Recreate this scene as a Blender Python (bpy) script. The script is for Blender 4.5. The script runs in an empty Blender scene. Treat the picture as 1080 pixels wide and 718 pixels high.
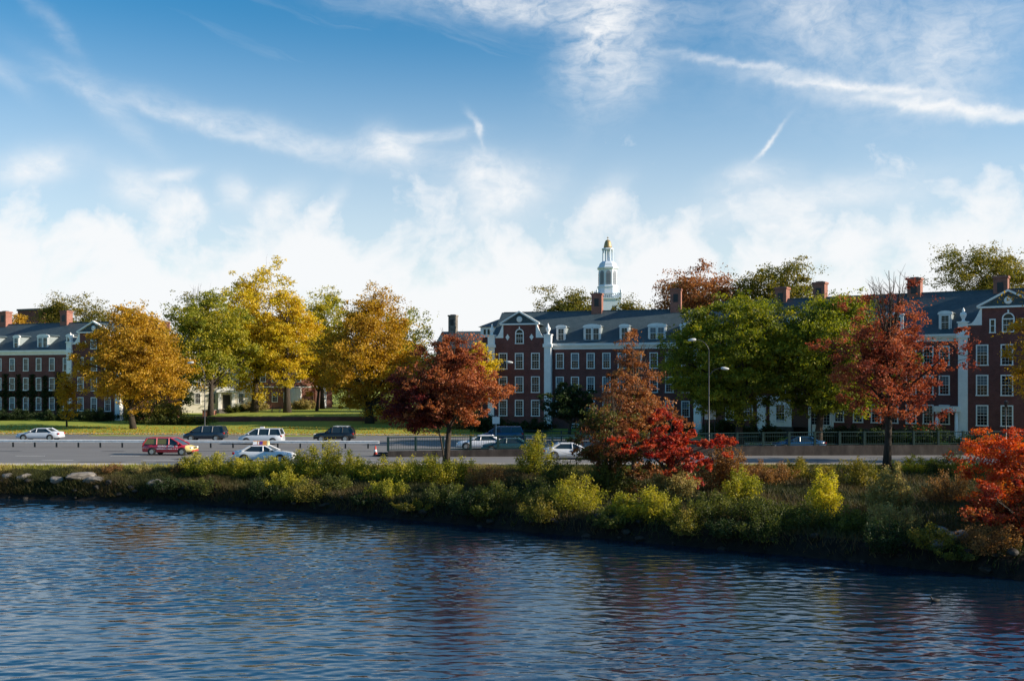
import bpy, math, random
import numpy as np
from mathutils import Vector, Matrix
C = bpy.context.scene
R = math.radians
# ------------------------------------------------------------------ camera
CAMZ, F, HY = 7.0, 1080.0, 402.6
cd = bpy.data.cameras.new('camera'); cam = bpy.data.objects.new('camera', cd); C.collection.objects.link(cam)
cam.location = (0, 0, CAMZ); cam.rotation_euler = (R(90), 0, 0)
cd.lens = 36; cd.sensor_width = 36; cd.shift_y = (HY - 359) / 1080; cd.clip_end = 9000; cd.clip_start = .1
C.camera = cam
# ------------------------------------------------------------------ light
SUN_EL, SUN_AZ = 22.0, 98.0          # azimuth clockwise from +Y
sd = bpy.data.lights.new('sun', 'SUN'); sun = bpy.data.objects.new('sun', sd); C.collection.objects.link(sun)
sd.energy = 5.0; sd.angle = R(.5); sd.color = (1, .87, .70)
sv = Vector((math.sin(R(SUN_AZ))*math.cos(R(SUN_EL)), math.cos(R(SUN_AZ))*math.cos(R(SUN_EL)), math.sin(R(SUN_EL))))
sun.rotation_euler = sv.to_track_quat('Z', 'Y').to_euler(); sun.location = (200, 20, 120)
C.view_settings.view_transform = 'Standard'; C.view_settings.look = 'None'
C.view_settings.exposure = 0.74; C.view_settings.gamma = 1; C.view_settings.use_curve_mapping = False
C.cycles.max_bounces = 6; C.cycles.transparent_max_bounces = 8; C.cycles.sample_clamp_indirect = 6

# ------------------------------------------------------------------ world
W = bpy.data.worlds.new('World'); C.world = W; W.use_nodes = True
nt = W.node_tree; nt.nodes.clear()
def M(op, a, b=None, c=None, clamp=False, T=None):
    T = T or nt
    n = T.nodes.new('ShaderNodeMath'); n.operation = op; n.use_clamp = clamp
    for i, v in enumerate((a, b, c)):
        if v is None: continue
        if isinstance(v, (int, float)): n.inputs[i].default_value = v
        else: T.links.new(v, n.inputs[i])
    return n.outputs[0]
def sstep(x, a, b):
    n = nt.nodes.new('ShaderNodeMapRange'); n.interpolation_type = 'SMOOTHSTEP'
    nt.links.new(x, n.inputs[0]); n.inputs[1].default_value = a; n.inputs[2].default_value = b
    n.inputs[3].default_value = 0; n.inputs[4].default_value = 1
    return n.outputs[0]
def comb(x, y, z=0.0):
    n = nt.nodes.new('ShaderNodeCombineXYZ')
    for i, v in enumerate((x, y, z)):
        if isinstance(v, (int, float)): n.inputs[i].default_value = v
        else: nt.links.new(v, n.inputs[i])
    return n.outputs[0]
def wnoise(vec, scale, detail=5, rough=.55, dist=0.0):
    n = nt.nodes.new('ShaderNodeTexNoise'); nt.links.new(vec, n.inputs['Vector'])
    n.inputs['Scale'].default_value = scale; n.inputs['Detail'].default_value = detail
    n.inputs['Roughness'].default_value = rough; n.inputs['Distortion'].default_value = dist
    return n.outputs['Fac']
sky = nt.nodes.new('ShaderNodeTexSky'); sky.sky_type = 'NISHITA'; sky.sun_disc = False
sky.sun_elevation = R(SUN_EL); sky.sun_rotation = R(SUN_AZ)
sky.air_density = 1.0; sky.dust_density = .3; sky.ozone_density = 2.2; sky.altitude = 10
tc = nt.nodes.new('ShaderNodeTexCoord'); sp = nt.nodes.new('ShaderNodeSeparateXYZ')
nt.links.new(tc.outputs['Generated'], sp.inputs[0])
dx, dy, dz = sp.outputs
az = M('ARCTAN2', dx, dy); el = M('ARCSINE', dz)
# warped sky coordinates, azimuth and elevation in radians
base = comb(az, el)
w1 = wnoise(base, 5, 1.5, .5); w2 = wnoise(comb(M('ADD', az, 7.3), el), 5, 1.5, .5)
azw = M('ADD', az, M('MULTIPLY', M('SUBTRACT', w1, .5), .07)); elw = M('ADD', el, M('MULTIPLY', M('SUBTRACT', w2, .5), .05))
w3 = wnoise(base, 30, 4, .6)
azw = M('ADD', azw, M('MULTIPLY', M('SUBTRACT', w3, .5), .03))
# low veil of cloud over the horizon with ragged puffs
puff = wnoise(comb(M('MULTIPLY', azw, 1.5), M('MULTIPLY', elw, 1.5)), 9, 7, .58, .15)
hgt = M('ADD', el, M('MULTIPLY', M('SUBTRACT', puff, .5), -.30))
veil = M('SUBTRACT', 1, sstep(hgt, .10, .225))
veil = M('MAXIMUM', veil, M('MULTIPLY', M('SUBTRACT', 1, sstep(el, .06, .36)), .62))
# thin high cirrus
cir = wnoise(comb(M('ADD', M('MULTIPLY', azw, 1.1), M('MULTIPLY', elw, 2.2)), M('SUBTRACT', M('MULTIPLY', elw, 6), M('MULTIPLY', azw, -1.3)), 3.1), 2.6, 8, .62, .5)
cir = M('MULTIPLY', sstep(cir, .48, .85), .30)
fine = wnoise(comb(M('MULTIPLY', azw, 4), M('MULTIPLY', elw, 7)), 9, 6, .65, .3)
def streak(px, py, ang, hl, hw, k, warp=1.0, soft=.55):
    """one cloud: heading, elevation, tilt, half length and width given in sky degrees-like units (px/1080 rad)"""
    a0 = math.atan((px-540)/F); e0 = math.atan((HY-py)/F*math.cos(a0))
    A = M('SUBTRACT', azw if warp else az, a0); E = M('SUBTRACT', elw if warp else el, e0)
    if warp == 2:
        A = M('SUBTRACT', az, a0); E = M('SUBTRACT', M('ADD', el, M('MULTIPLY', M('SUBTRACT', w3, .5), .022)), e0)
    c, s = math.cos(R(ang)), math.sin(R(ang))
    U = M('ADD', M('MULTIPLY', A, c/(hl/F)), M('MULTIPLY', E, s/(hl/F)))
    V = M('ADD', M('MULTIPLY', A, -s/(hw/F)), M('MULTIPLY', E, c/(hw/F)))
    d2 = M('ADD', M('MULTIPLY', U, U), M('MULTIPLY', V, V))
    g = M('EXPONENT', M('MULTIPLY', d2, -1.0))
    g = M('MULTIPLY', g, M('ADD', 1-soft*.9, M('MULTIPLY', sstep(fine, .15, .85), soft*1.5)))
    return M('MULTIPLY', g, k)
ST = [(635, 30, 75, 60, 30, .75, 1, 1.2), (560, 5, -5, 150, 20, .6, 1, .9), (660, 75, 60, 40, 30, .5, 1, .8),
      (850, 12, -20, 60, 30, .45, 1, .8), (1010, 55, 30, 70, 40, .42, 1, .8), (930, 40, 0, 160, 60, .28, 1, .8),
      (1000, 114, -11, 95, 6, 1.05, 2, .5), (900, 92, -10, 90, 5, .9, 2, .6), (790, 70, -12, 80, 4.5, .6, 2, .7), (1070, 126, -9, 60, 5, .7, 2, .5),
      (811, 149, 47, 20, 2.4, .75, 2, .4),
      (300, 140, -8, 150, 12, .38, 1, .9), (230, 137, -12, 130, 6, .38, 2, .8), (110, 118, -35, 60, 10, .25, 1, .8), (65, 30, -55, 50, 8, .15, 1, .8),
      (412, 155, -20, 26, 16, .95, 1, .7), (450, 148, 3, 40, 6, .55, 1, .7), (505, 190, -10, 40, 20, .7, 1, .9), (530, 210, 20, 50, 22, .9, 1, .6),
      (500, 145, -70, 16, 4, .6, 1, .6), (635, 215, 40, 30, 14, .8, 1, .6), (150, 205, -20, 30, 18, .8, 1, .6), (185, 185, 12, 22, 6, .6, 1, .6),
      (30, 175, 10, 40, 14, .8, 1, .6), (255, 205, 30, 14, 16, .6, 1, .6), (218, 218, -50, 18, 8, .75, 1, .6), (298, 215, 40, 26, 15, .8, 1, .6),
      (352, 215, 60, 22, 9, .75, 1, .6), (790, 190, 10, 30, 12, .6, 1, .6), (850, 215, 8, 110, 20, .6, 1, .6), (1000, 245, 5, 90, 16, .6, 1, .6), (0, 80, -40, 30, 8, .2, 1, .7)]
tot = M('MAXIMUM', M('MAXIMUM', veil, cir), M('MULTIPLY', M('MULTIPLY', sstep(el, .40, .60), .55), sstep(w1, .3, .7)))  # last term: unseen veil above the frame, added to silver the water reflections
inv = M('SUBTRACT', 1, tot, clamp=True)
for s in ST:
    inv = M('MULTIPLY', inv, M('SUBTRACT', 1, M('MINIMUM', streak(*s), .97)))
cov = M('SUBTRACT', 1, inv)
cov = M('MULTIPLY', M('MULTIPLY', cov, sstep(dy, -.15, .35)), M('SUBTRACT', 1, M('MULTIPLY', sstep(el, .9, 1.3), .8)))          # clouds over the far bank only; unseen sky behind cleared to deepen facade shade
cov = M('MULTIPLY', cov, .97, clamp=True)
hs = nt.nodes.new('ShaderNodeHueSaturation'); hs.inputs['Saturation'].default_value = 1.42; hs.inputs['Value'].default_value = 1.06; hs.inputs['Hue'].default_value = .493
nt.links.new(sky.outputs[0], hs.inputs['Color'])
mx = nt.nodes.new('ShaderNodeMix'); mx.data_type = 'RGBA'
nt.links.new(cov, mx.inputs[0]); nt.links.new(hs.outputs[0], mx.inputs[6]); mx.inputs[7].default_value = (6.6, 6.7, 6.8, 1)
bg = nt.nodes.new('ShaderNodeBackground'); bg.inputs[1].default_value = .086
nt.links.new(mx.outputs[2], bg.inputs[0]); wo = nt.nodes.new('ShaderNodeOutputWorld'); nt.links.new(bg.outputs[0], wo.inputs[0])

# ------------------------------------------------------------------ helpers
rng = np.random.default_rng(7); random.seed(7)
def gp(px, D, z=0.0): return Vector(((px-540)*D/F, D, z))
def zz(py, D): return CAMZ + (HY-py)*D/F
def link(o): C.collection.objects.link(o); return o
def tag(o, label=None, cat=None, group=None, kind=None):
    if label: o['label'] = label
    if cat: o['category'] = cat
    if group: o['group'] = group
    if kind: o['kind'] = kind
    return o
def empty(name, loc=(0, 0, 0), rz=0, label=None, cat=None, group=None):
    o = link(bpy.data.objects.new(name, None)); o.location = loc; o.rotation_euler = (0, 0, rz); o.empty_display_size = .3
    return tag(o, label, cat, group)
def kids(o): return [c for c in bpy.data.objects if c.parent == o]
def copy_tree(o, parent=None):
    ch = kids(o)
    c = link(o.copy()); c.parent = parent
    for k in ch: copy_tree(k, c)
    return c
class MB:
    def __init__(s): s.v = []; s.f = []; s.m = []; s.mi = 0
    def add(s, vs, fs):
        b = len(s.v); s.v += [tuple(v) for v in vs]; s.f += [tuple(i+b for i in f) for f in fs]; s.m += [s.mi]*len(fs)
    def box(s, x0, x1, y0, y1, z0, z1):
        s.add([(x0,y0,z0),(x1,y0,z0),(x1,y1,z0),(x0,y1,z0),(x0,y0,z1),(x1,y0,z1),(x1,y1,z1),(x0,y1,z1)],
              [(3,2,1,0),(4,5,6,7),(0,1,5,4),(1,2,6,5),(2,3,7,6),(3,0,4,7)]); return s
    def prism(s, pts, y0, y1):      # outline in x,z pulled along y
        n = len(pts)
        s.add([(x, y0, z) for x, z in pts]+[(x, y1, z) for x, z in pts],
              [tuple(range(n)), tuple(range(2*n-1, n-1, -1))]+[(i, i+n, (i+1) % n+n, (i+1) % n) for i in range(n)]); return s
    def prismx(s, pts, x0, x1):     # outline in y,z pulled along x
        n = len(pts)
        s.add([(x0, y, z) for y, z in pts]+[(x1, y, z) for y, z in pts],
              [tuple(range(n-1, -1, -1)), tuple(range(n, 2*n))]+[(i, (i+1) % n, (i+1) % n+n, i+n) for i in range(n)]); return s
    def tube(s, pts, rs, n=6, cap=True):
        pts = [Vector(p) for p in pts]; rings = []
        for i, p in enumerate(pts):
            d = (pts[min(i+1, len(pts)-1)]-pts[max(i-1, 0)])
            d = d.normalized() if d.length > 1e-9 else Vector((0, 0, 1))
            a = d.cross(Vector((0, 0, 1)) if abs(d.z) < .95 else Vector((1, 0, 0))).normalized(); b = d.cross(a)
            r = rs[i] if hasattr(rs, '__len__') else rs
            rings.append([p+a*(r*math.cos(t*2*math.pi/n))+b*(r*math.sin(t*2*math.pi/n)) for t in range(n)])
        vs = [v for q in rings for v in q]; fs = []
        for i in range(len(pts)-1):
            for t in range(n):
                u = (t+1) % n; fs.append((i*n+t, i*n+u, (i+1)*n+u, (i+1)*n+t))
        if cap: fs += [tuple(range(n-1, -1, -1)), tuple((len(pts)-1)*n+t for t in range(n))]
        s.add(vs, fs); return s
    def lathe(s, prof, n=12, cx=0, cy=0, ph=0):     # prof: (r, z)
        vs = [(cx+r*math.cos(ph+t*2*math.pi/n), cy+r*math.sin(ph+t*2*math.pi/n), z) for r, z in prof for t in range(n)]
        fs = [(i*n+t, i*n+(t+1) % n, (i+1)*n+(t+1) % n, (i+1)*n+t) for i in range(len(prof)-1) for t in range(n)]
        fs += [tuple(range(n-1, -1, -1)), tuple((len(prof)-1)*n+t for t in range(n))]
        s.add(vs, fs); return s
    def build(s, name, mat, parent=None, smooth=False, bevel=0):
        me = bpy.data.meshes.new(name); me.from_pydata(s.v, [], s.f)
        for m in (mat if isinstance(mat, (list, tuple)) else [mat]): me.materials.append(m)
        if any(s.m): me.polygons.foreach_set('material_index', s.m)
        if smooth: me.polygons.foreach_set('use_smooth', [True]*len(s.f))
        me.update(); o = link(bpy.data.objects.new(name, me)); o.parent = parent
        if bevel:
            b = o.modifiers.new('bevel', 'BEVEL'); b.width = bevel; b.segments = 2; b.limit_method = 'ANGLE'
        return o
def npmesh(name, V, Fq, mat, parent=None, tint=None, smooth=False):
    me = bpy.data.meshes.new(name); V = np.asarray(V, np.float32); Fq = np.asarray(Fq, np.int32); k = Fq.shape[1]
    me.vertices.add(len(V)); me.vertices.foreach_set('co', V.ravel())
    me.loops.add(Fq.size); me.loops.foreach_set('vertex_index', Fq.ravel())
    me.polygons.add(len(Fq)); me.polygons.foreach_set('loop_start', np.arange(0, Fq.size, k, dtype=np.int32))
    me.polygons.foreach_set('loop_total', np.full(len(Fq), k, np.int32))
    if smooth: me.polygons.foreach_set('use_smooth', np.ones(len(Fq), bool))
    me.materials.append(mat); me.update(calc_edges=True)
    if tint is not None:
        a = me.attributes.new('tint', 'FLOAT', 'FACE'); a.data.foreach_set('value', np.asarray(tint, np.float32))
    o = link(bpy.data.objects.new(name, me)); o.parent = parent
    return o
# ------------------------------------------------------------------ materials
def mat_new(name):
    m = bpy.data.materials.new(name); m.use_nodes = True; t = m.node_tree; b = t.nodes['Principled BSDF']
    return m, t, b
def plain(name, col, rough=.6, metal=0.0, noise=0.0, scale=3.0, spec=None, bump=0.0):
    m, t, b = mat_new(name); b.inputs['Roughness'].default_value = rough; b.inputs['Metallic'].default_value = metal
    b.inputs['Base Color'].default_value = (*col, 1)
    if spec is not None: b.inputs['Specular IOR Level'].default_value = spec
    if noise or bump:
        tcn = t.nodes.new('ShaderNodeTexCoord'); n = t.nodes.new('ShaderNodeTexNoise'); t.links.new(tcn.outputs['Object'], n.inputs['Vector'])
        n.inputs['Scale'].default_value = scale; n.inputs['Detail'].default_value = 6; n.inputs['Roughness'].default_value = .65
        mr = t.nodes.new('ShaderNodeMapRange'); t.links.new(n.outputs['Fac'], mr.inputs[0]); mr.inputs[1].default_value = .25; mr.inputs[2].default_value = .75
        mr.inputs[3].default_value = 1-noise; mr.inputs[4].default_value = 1+noise
        mm = t.nodes.new('ShaderNodeVectorMath'); mm.operation = 'SCALE'; mm.inputs[0].default_value = col; t.links.new(mr.outputs[0], mm.inputs['Scale'])
        t.links.new(mm.outputs[0], b.inputs['Base Color'])
        if bump:
            bp = t.nodes.new('ShaderNodeBump'); bp.inputs['Strength'].default_value = bump; bp.inputs['Distance'].default_value = .1
            t.links.new(n.outputs['Fac'], bp.inputs['Height']); t.links.new(bp.outputs[0], b.inputs['Normal'])
    return m
def ramp_mat(name, stops, scale=2.0, rough=.9, bump=.3, detail=8, stretch=(1, 1, 1), second=None, dist=.1):
    m, t, b = mat_new(name); b.inputs['Roughness'].default_value = rough; b.inputs['Specular IOR Level'].default_value = .2
    tcn = t.nodes.new('ShaderNodeTexCoord'); mp = t.nodes.new('ShaderNodeMapping'); mp.inputs['Scale'].default_value = stretch
    t.links.new(tcn.outputs['Object'], mp.inputs[0])
    n = t.nodes.new('ShaderNodeTexNoise'); t.links.new(mp.outputs[0], n.inputs['Vector'])
    n.inputs['Scale'].default_value = scale; n.inputs['Detail'].default_value = detail; n.inputs['Roughness'].default_value = .7
    f = n.outputs['Fac']
    if second:
        n2 = t.nodes.new('ShaderNodeTexNoise'); t.links.new(mp.outputs[0], n2.inputs['Vector']); n2.inputs['Scale'].default_value = second; n2.inputs['Detail'].default_value = 4
        f = M('MULTIPLY', M('ADD', f, n2.outputs['Fac'], T=t), .5, T=t)
    r = t.nodes.new('ShaderNodeValToRGB'); t.links.new(f, r.inputs[0])
    while len(r.color_ramp.elements) < len(stops): r.color_ramp.elements.new(.5)
    for e, (p, c) in zip(r.color_ramp.elements, stops): e.position = p; e.color = (*c, 1)
    t.links.new(r.outputs[0], b.inputs['Base Color'])
    if bump:
        bp = t.nodes.new('ShaderNodeBump'); bp.inputs['Strength'].default_value = bump; bp.inputs['Distance'].default_value = dist
        t.links.new(n.outputs['Fac'], bp.inputs['Height']); t.links.new(bp.outputs[0], b.inputs['Normal'])
    return m
def leaf_mat(name, cols, trans=.42):
    """leaf colours picked by a per-leaf random value"""
    m = bpy.data.materials.new(name); m.use_nodes = True; t = m.node_tree; t.nodes.clear()
    a = t.nodes.new('ShaderNodeAttribute'); a.attribute_name = 'tint'
    r = t.nodes.new('ShaderNodeValToRGB'); t.links.new(a.outputs['Fac'], r.inputs[0])
    while len(r.color_ramp.elements) < len(cols): r.color_ramp.elements.new(.5)
    for i, (e, c) in enumerate(zip(r.color_ramp.elements, cols)): e.position = i/(len(cols)-1); e.color = (*c, 1)
    d = t.nodes.new('ShaderNodeBsdfDiffuse'); tr = t.nodes.new('ShaderNodeBsdfTranslucent')
    t.links.new(r.outputs[0], d.inputs[0])
    sc = t.nodes.new('ShaderNodeHueSaturation'); sc.inputs['Saturation'].default_value = 1.08; sc.inputs['Value'].default_value = 1.25
    t.links.new(r.outputs[0], sc.inputs['Color']); t.links.new(sc.outputs[0], tr.inputs[0])
    mxs = t.nodes.new('ShaderNodeMixShader'); mxs.inputs[0].default_value = trans
    t.links.new(d.outputs[0], mxs.inputs[1]); t.links.new(tr.outputs[0], mxs.inputs[2])
    gl = t.nodes.new('ShaderNodeBsdfGlossy'); gl.inputs['Roughness'].default_value = .6
    m2 = t.nodes.new('ShaderNodeMixShader'); m2.inputs[0].default_value = .02
    t.links.new(mxs.outputs[0], m2.inputs[1]); t.links.new(gl.outputs[0], m2.inputs[2])
    o = t.nodes.new('ShaderNodeOutputMaterial'); t.links.new(m2.outputs[0], o.inputs[0]); return m
def brick_mat(name, c1, c2, mortar):
    m, t, b = mat_new(name); b.inputs['Roughness'].default_value = .85; b.inputs['Specular IOR Level'].default_value = .2
    tcn = t.nodes.new('ShaderNodeTexCoord'); s = t.nodes.new('ShaderNodeSeparateXYZ'); t.links.new(tcn.outputs['Object'], s.inputs[0])
    cb = t.nodes.new('ShaderNodeCombineXYZ'); t.links.new(M('ADD', s.outputs[0], s.outputs[1], T=t), cb.inputs[0]); t.links.new(s.outputs[2], cb.inputs[1])
    br = t.nodes.new('ShaderNodeTexBrick'); t.links.new(cb.outputs[0], br.inputs['Vector'])
    br.inputs['Color1'].default_value = (*c1, 1); br.inputs['Color2'].default_value = (*c2, 1); br.inputs['Mortar'].default_value = (*mortar, 1)
    br.inputs['Scale'].default_value = 1; br.inputs['Mortar Size'].default_value = .008; br.inputs['Brick Width'].default_value = .22; br.inputs['Row Height'].default_value = .075
    n = t.nodes.new('ShaderNodeTexNoise'); t.links.new(tcn.outputs['Object'], n.inputs['Vector']); n.inputs['Scale'].default_value = .7; n.inputs['Detail'].default_value = 8; n.inputs['Roughness'].default_value = .7
    mr = t.nodes.new('ShaderNodeMapRange'); t.links.new(n.outputs['Fac'], mr.inputs[0]); mr.inputs[1].default_value = .3; mr.inputs[2].default_value = .7; mr.inputs[3].default_value = .72; mr.inputs[4].default_value = 1.25
    v = t.nodes.new('ShaderNodeVectorMath'); v.operation = 'SCALE'; t.links.new(br.outputs['Color'], v.inputs[0]); t.links.new(mr.outputs[0], v.inputs['Scale'])
    t.links.new(v.outputs[0], b.inputs['Base Color']); return m
BR = brick_mat('brick', (.17, .046, .042), (.11, .031, .030), (.18, .13, .115))
BRL = brick_mat('brick_light', (.30, .10, .07), (.22, .07, .05), (.3, .24, .2))
WP = plain('white_trim', (.80, .81, .80), .55, noise=.10, scale=1.5)
WP2 = plain('white_stucco', (.66, .63, .56), .75, noise=.15, scale=.8)
SLATE = ramp_mat('slate', [(.3, (.036, .058, .068)), (.5, (.058, .085, .098)), (.7, (.085, .115, .125))], 1.2, .6, .2, second=6)
LEADG = plain('lead_roof', (.20, .24, .25), .5, noise=.2)
GLASS = plain('window_glass', (.010, .014, .018), .06, spec=.22)
BLIND = plain('window_blind', (.11, .14, .16), .8, noise=.15, scale=2)
CURT = plain('window_curtain', (.55, .5, .4), .8, noise=.2, scale=4)
STONE = ramp_mat('stone', [(.3, (.06, .055, .05)), (.5, (.17, .155, .14)), (.7, (.30, .27, .24))], 2.0, .85, .5)
BARK = ramp_mat('bark', [(.3, (.022, .017, .013)), (.6, (.065, .052, .042)), (.8, (.11, .09, .075))], 3.0, .9, .7, stretch=(3, 3, .6))
ASPH = ramp_mat('asphalt', [(.25, (.12, .118, .118)), (.5, (.165, .162, .16)), (.75, (.23, .225, .215))], .9, .85, .15, second=5, dist=.02, stretch=(.06, 1, 1))
CONC = ramp_mat('concrete', [(.3, (.33, .29, .25)), (.5, (.46, .41, .36)), (.7, (.56, .51, .46))], 1.5, .85, .2, second=8)
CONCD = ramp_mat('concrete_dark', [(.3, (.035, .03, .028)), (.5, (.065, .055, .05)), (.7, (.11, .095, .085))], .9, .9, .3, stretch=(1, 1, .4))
PAINT = plain('road_paint', (.62, .62, .58), .7, noise=.3, scale=3)
STEEL = plain('galvanised_steel', (.70, .71, .72), .5, .1, noise=.2, scale=2)
DKMET = plain('dark_metal', (.03, .032, .035), .5, .3)
GRNMET = plain('green_painted_metal', (.008, .036, .032), .45)
WDARK = plain('black_paint', (.012, .012, .014), .4)
TYRE = plain('tyre_rubber', (.018, .018, .019), .8)
RIM = plain('wheel_rim', (.45, .46, .48), .3, .8)
GOLD = plain('gold_dome', (.34, .25, .12), .5, .3)
RED_L = plain('tail_lamp', (.35, .01, .01), .2); CLR_L = plain('head_lamp', (.75, .75, .72), .1)
POLE = plain('lamp_pole', (.05, .053, .055), .5, .4)
LAMPH = plain('lamp_head', (.55, .57, .57), .35)
LAWN = ramp_mat('lawn', [(.30, (.13, .18, .022)), (.46, (.22, .27, .035)), (.58, (.29, .31, .05)), (.72, (.36, .30, .09))], .16, .95, .4, stretch=(1, 1.4, 1), second=3.5)
EARTH = ramp_mat('bank_earth', [(.3, (.020, .015, .010)), (.45, (.045, .032, .020)), (.56, (.045, .048, .017)), (.7, (.10, .07, .04))], .8, .95, .7, second=6)
# ------------------------------------------------------------------ terrain
SH = np.array([(-3000, 95), (-160, 85), (-60, 80.5), (-39.7, 79.4), (-31.8, 77.5), (-23.8, 75.7), (-16, 72.3), (-8.9, 68.3), (-3.4, 65), (.6, 61.8), (6, 58.4), (10.8, 55.4), (15.1, 52.7), (19, 50), (23.2, 46.4), (60, 25), (160, -40), (600, -200), (3000, -900)])
def shore(x): return np.interp(x, SH[:, 0], SH[:, 1])
FC = np.array([(-3000, 250), (-150, 141), (-70, 134.5), (0, 130), (15, 124), (30, 113), (45, 103.5), (70, 99), (3000, 99)])
def farcurb(x): return np.interp(x, FC[:, 0], FC[:, 1])
NC = 86.5
def smooth(t): t = np.clip(t, 0, 1); return t*t*(3-2*t)
def terr(x, y):
    x = np.asarray(x, float); y = np.asarray(y, float)
    s = shore(x); top = np.minimum(83.2, s+18+.0*x); top = np.maximum(np.minimum(83.2, s+30), s+3.2)
    t = np.clip((y-s)/(top-s), 0, 1)
    wob = .10*np.sin(x*1.7+y*.6)+.08*np.sin(x*.63-y*1.1)+.05*np.sin(x*3.9+y*2.3)
    bank = -2.1+1.0*smooth((y-s)/.9)+1.2*t**.9+wob*np.sin(np.pi*np.clip(t, 0, 1))
    under = -2.1-np.clip((s-y)*.25, 0, 2.0)
    z = np.where(y < s, under, bank)
    fc = farcurb(x); d = y-fc
    z = np.where((y > NC+.02) & (y < fc-.02), -.10, z)
    lawn = .12+np.clip(d, 0, 40)*.018+.06*np.sin(x*.15)*np.clip(d/20, 0, 1)
    up = .75*smooth((y-163)/4)*smooth((x+54)/5)*smooth((-16-x)/8)
    far = np.clip((y-250)/600, 0, 1)*4
    z = np.where(y >= fc-.02, lawn+up+far, z)
    return z
xs = np.unique(np.concatenate([[-3000, -1500, -700, -350, -200, -150, -120], np.arange(-100, -42, 2), np.arange(-42, 42, .6), np.arange(42, 100, 2), [120, 150, 200, 350, 700, 1500, 3000]]))
ys = np.unique(np.concatenate([[-1000, -300, -100, 0, 20, 30], np.arange(36, 86, .6), [86.3, 86.48, 86.54, 88, 92], np.arange(96, 200, 1.5), [210, 230, 260, 320, 450, 800, 1500, 3500, 7000]]))
GX, GY = np.meshgrid(xs, ys); GZ = terr(GX, GY)
nx, ny = len(xs), len(ys); idx = np.arange(nx*ny).reshape(ny, nx)
Q = np.stack([idx[:-1, :-1], idx[:-1, 1:], idx[1:, 1:], idx[1:, :-1]], -1).reshape(-1, 4)
o = npmesh('ground', np.stack([GX, GY, GZ], -1).reshape(-1, 3), Q, LAWN, smooth=True); tag(o, kind='structure')
o.data.materials.append(EARTH); BANK_SHADE = ramp_mat('shaded_bank', [(.35, (.006, .005, .004)), (.6, (.018, .014, .010)), (.8, (.04, .03, .02))], 2.5, .9, .8)
o.data.materials.append(BANK_SHADE)  # near-black strip along the waterline, bank shade put into its colour
cy = (ys[:-1]+ys[1:])/2; cx = (xs[:-1]+xs[1:])/2; CX, CY = np.meshgrid(cx, cy)
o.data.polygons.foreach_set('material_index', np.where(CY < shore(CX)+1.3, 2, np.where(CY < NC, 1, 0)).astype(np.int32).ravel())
# road sheets
def strip(name, mat, pts0, pts1, z, kind='structure'):
    n = len(pts0); b = MB(); b.add([(x, y, z) for x, y in pts0]+[(x, y, z) for x, y in pts1], [(i, i+1, n+i+1, n+i) for i in range(n-1)])
    return tag(b.build(name, mat), kind=kind)
fx = [-900, -300, -150, -70, 0, 15, 30, 45, 70, 900]
strip('road', ASPH, [(x, NC) for x in fx], [(x, float(farcurb(x))) for x in fx], 0)
b = MB(); b.box(-900, 900, 83.5, NC-.14, -.6, .13); tag(b.build('pavement', CONC), kind='structure')
b = MB(); b.box(-900, 900, NC-.14, NC+.0, -.6, .135); tag(b.build('kerb', CONC), kind='structure')
b = MB()
for i in range(len(fx)-1):
    x0, x1 = fx[i], fx[i+1]; y0, y1 = float(farcurb(x0)), float(farcurb(x1))
    b.add([(x0,y0,-.1),(x1,y1,-.1),(x1,y1,.14),(x0,y0,.14),(x0,y0+.2,.14),(x1,y1+.2,.14),(x1,y1+.2,-.1),(x0,y0+.2,-.1)], [(0,1,2,3),(3,2,5,4),(4,5,6,7)])
tag(b.build('kerb', CONC), kind='structure')
strip('pavement', CONC, [(x, float(farcurb(x))+1.2) for x in fx], [(x, float(farcurb(x))+2.7) for x in fx], .20)
b = MB()
for yy, ph in ((91.4, 0), (97.6 if 0 else 96.8, 4), (118, 2), (124, 7)):
    x = -150+ph
    while x < 150:
        if yy < farcurb(x)-2 and not (yy == 96.8 and x > -16): b.add([(x,yy,.004),(x+2.8,yy,.004),(x+2.8,yy+.2,.004),(x,yy+.2,.004)], [(0,1,2,3)])
        x += 9
rp = random.Random(8); TAR = plain('tar_patch', (.06, .06, .062), .8, noise=.2)
bt = MB()
for k_ in range(16):
    x0 = rp.uniform(-70, 10); y0 = rp.choice((89.2, 92.4, 99.5, 103.0, 119.5, 126)); w_ = rp.uniform(1.5, 7); bt.add([(x0,y0,.003),(x0+w_,y0+.05,.003),(x0+w_,y0+rp.uniform(.5,1.3),.003),(x0,y0+.9,.003)], [(0,1,2,3)])
tag(bt.build('road_patch', TAR), kind='structure')
for yy in (87.3, 109.6 if 0 else 106.5):
    if yy < 100: b.add([(-300,yy,.004),(300,yy,.004),(300,yy+.12,.004),(-300,yy+.12,.004)], [(0,1,2,3)])
tag(b.build('lane_marking', PAINT), kind='structure')
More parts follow.
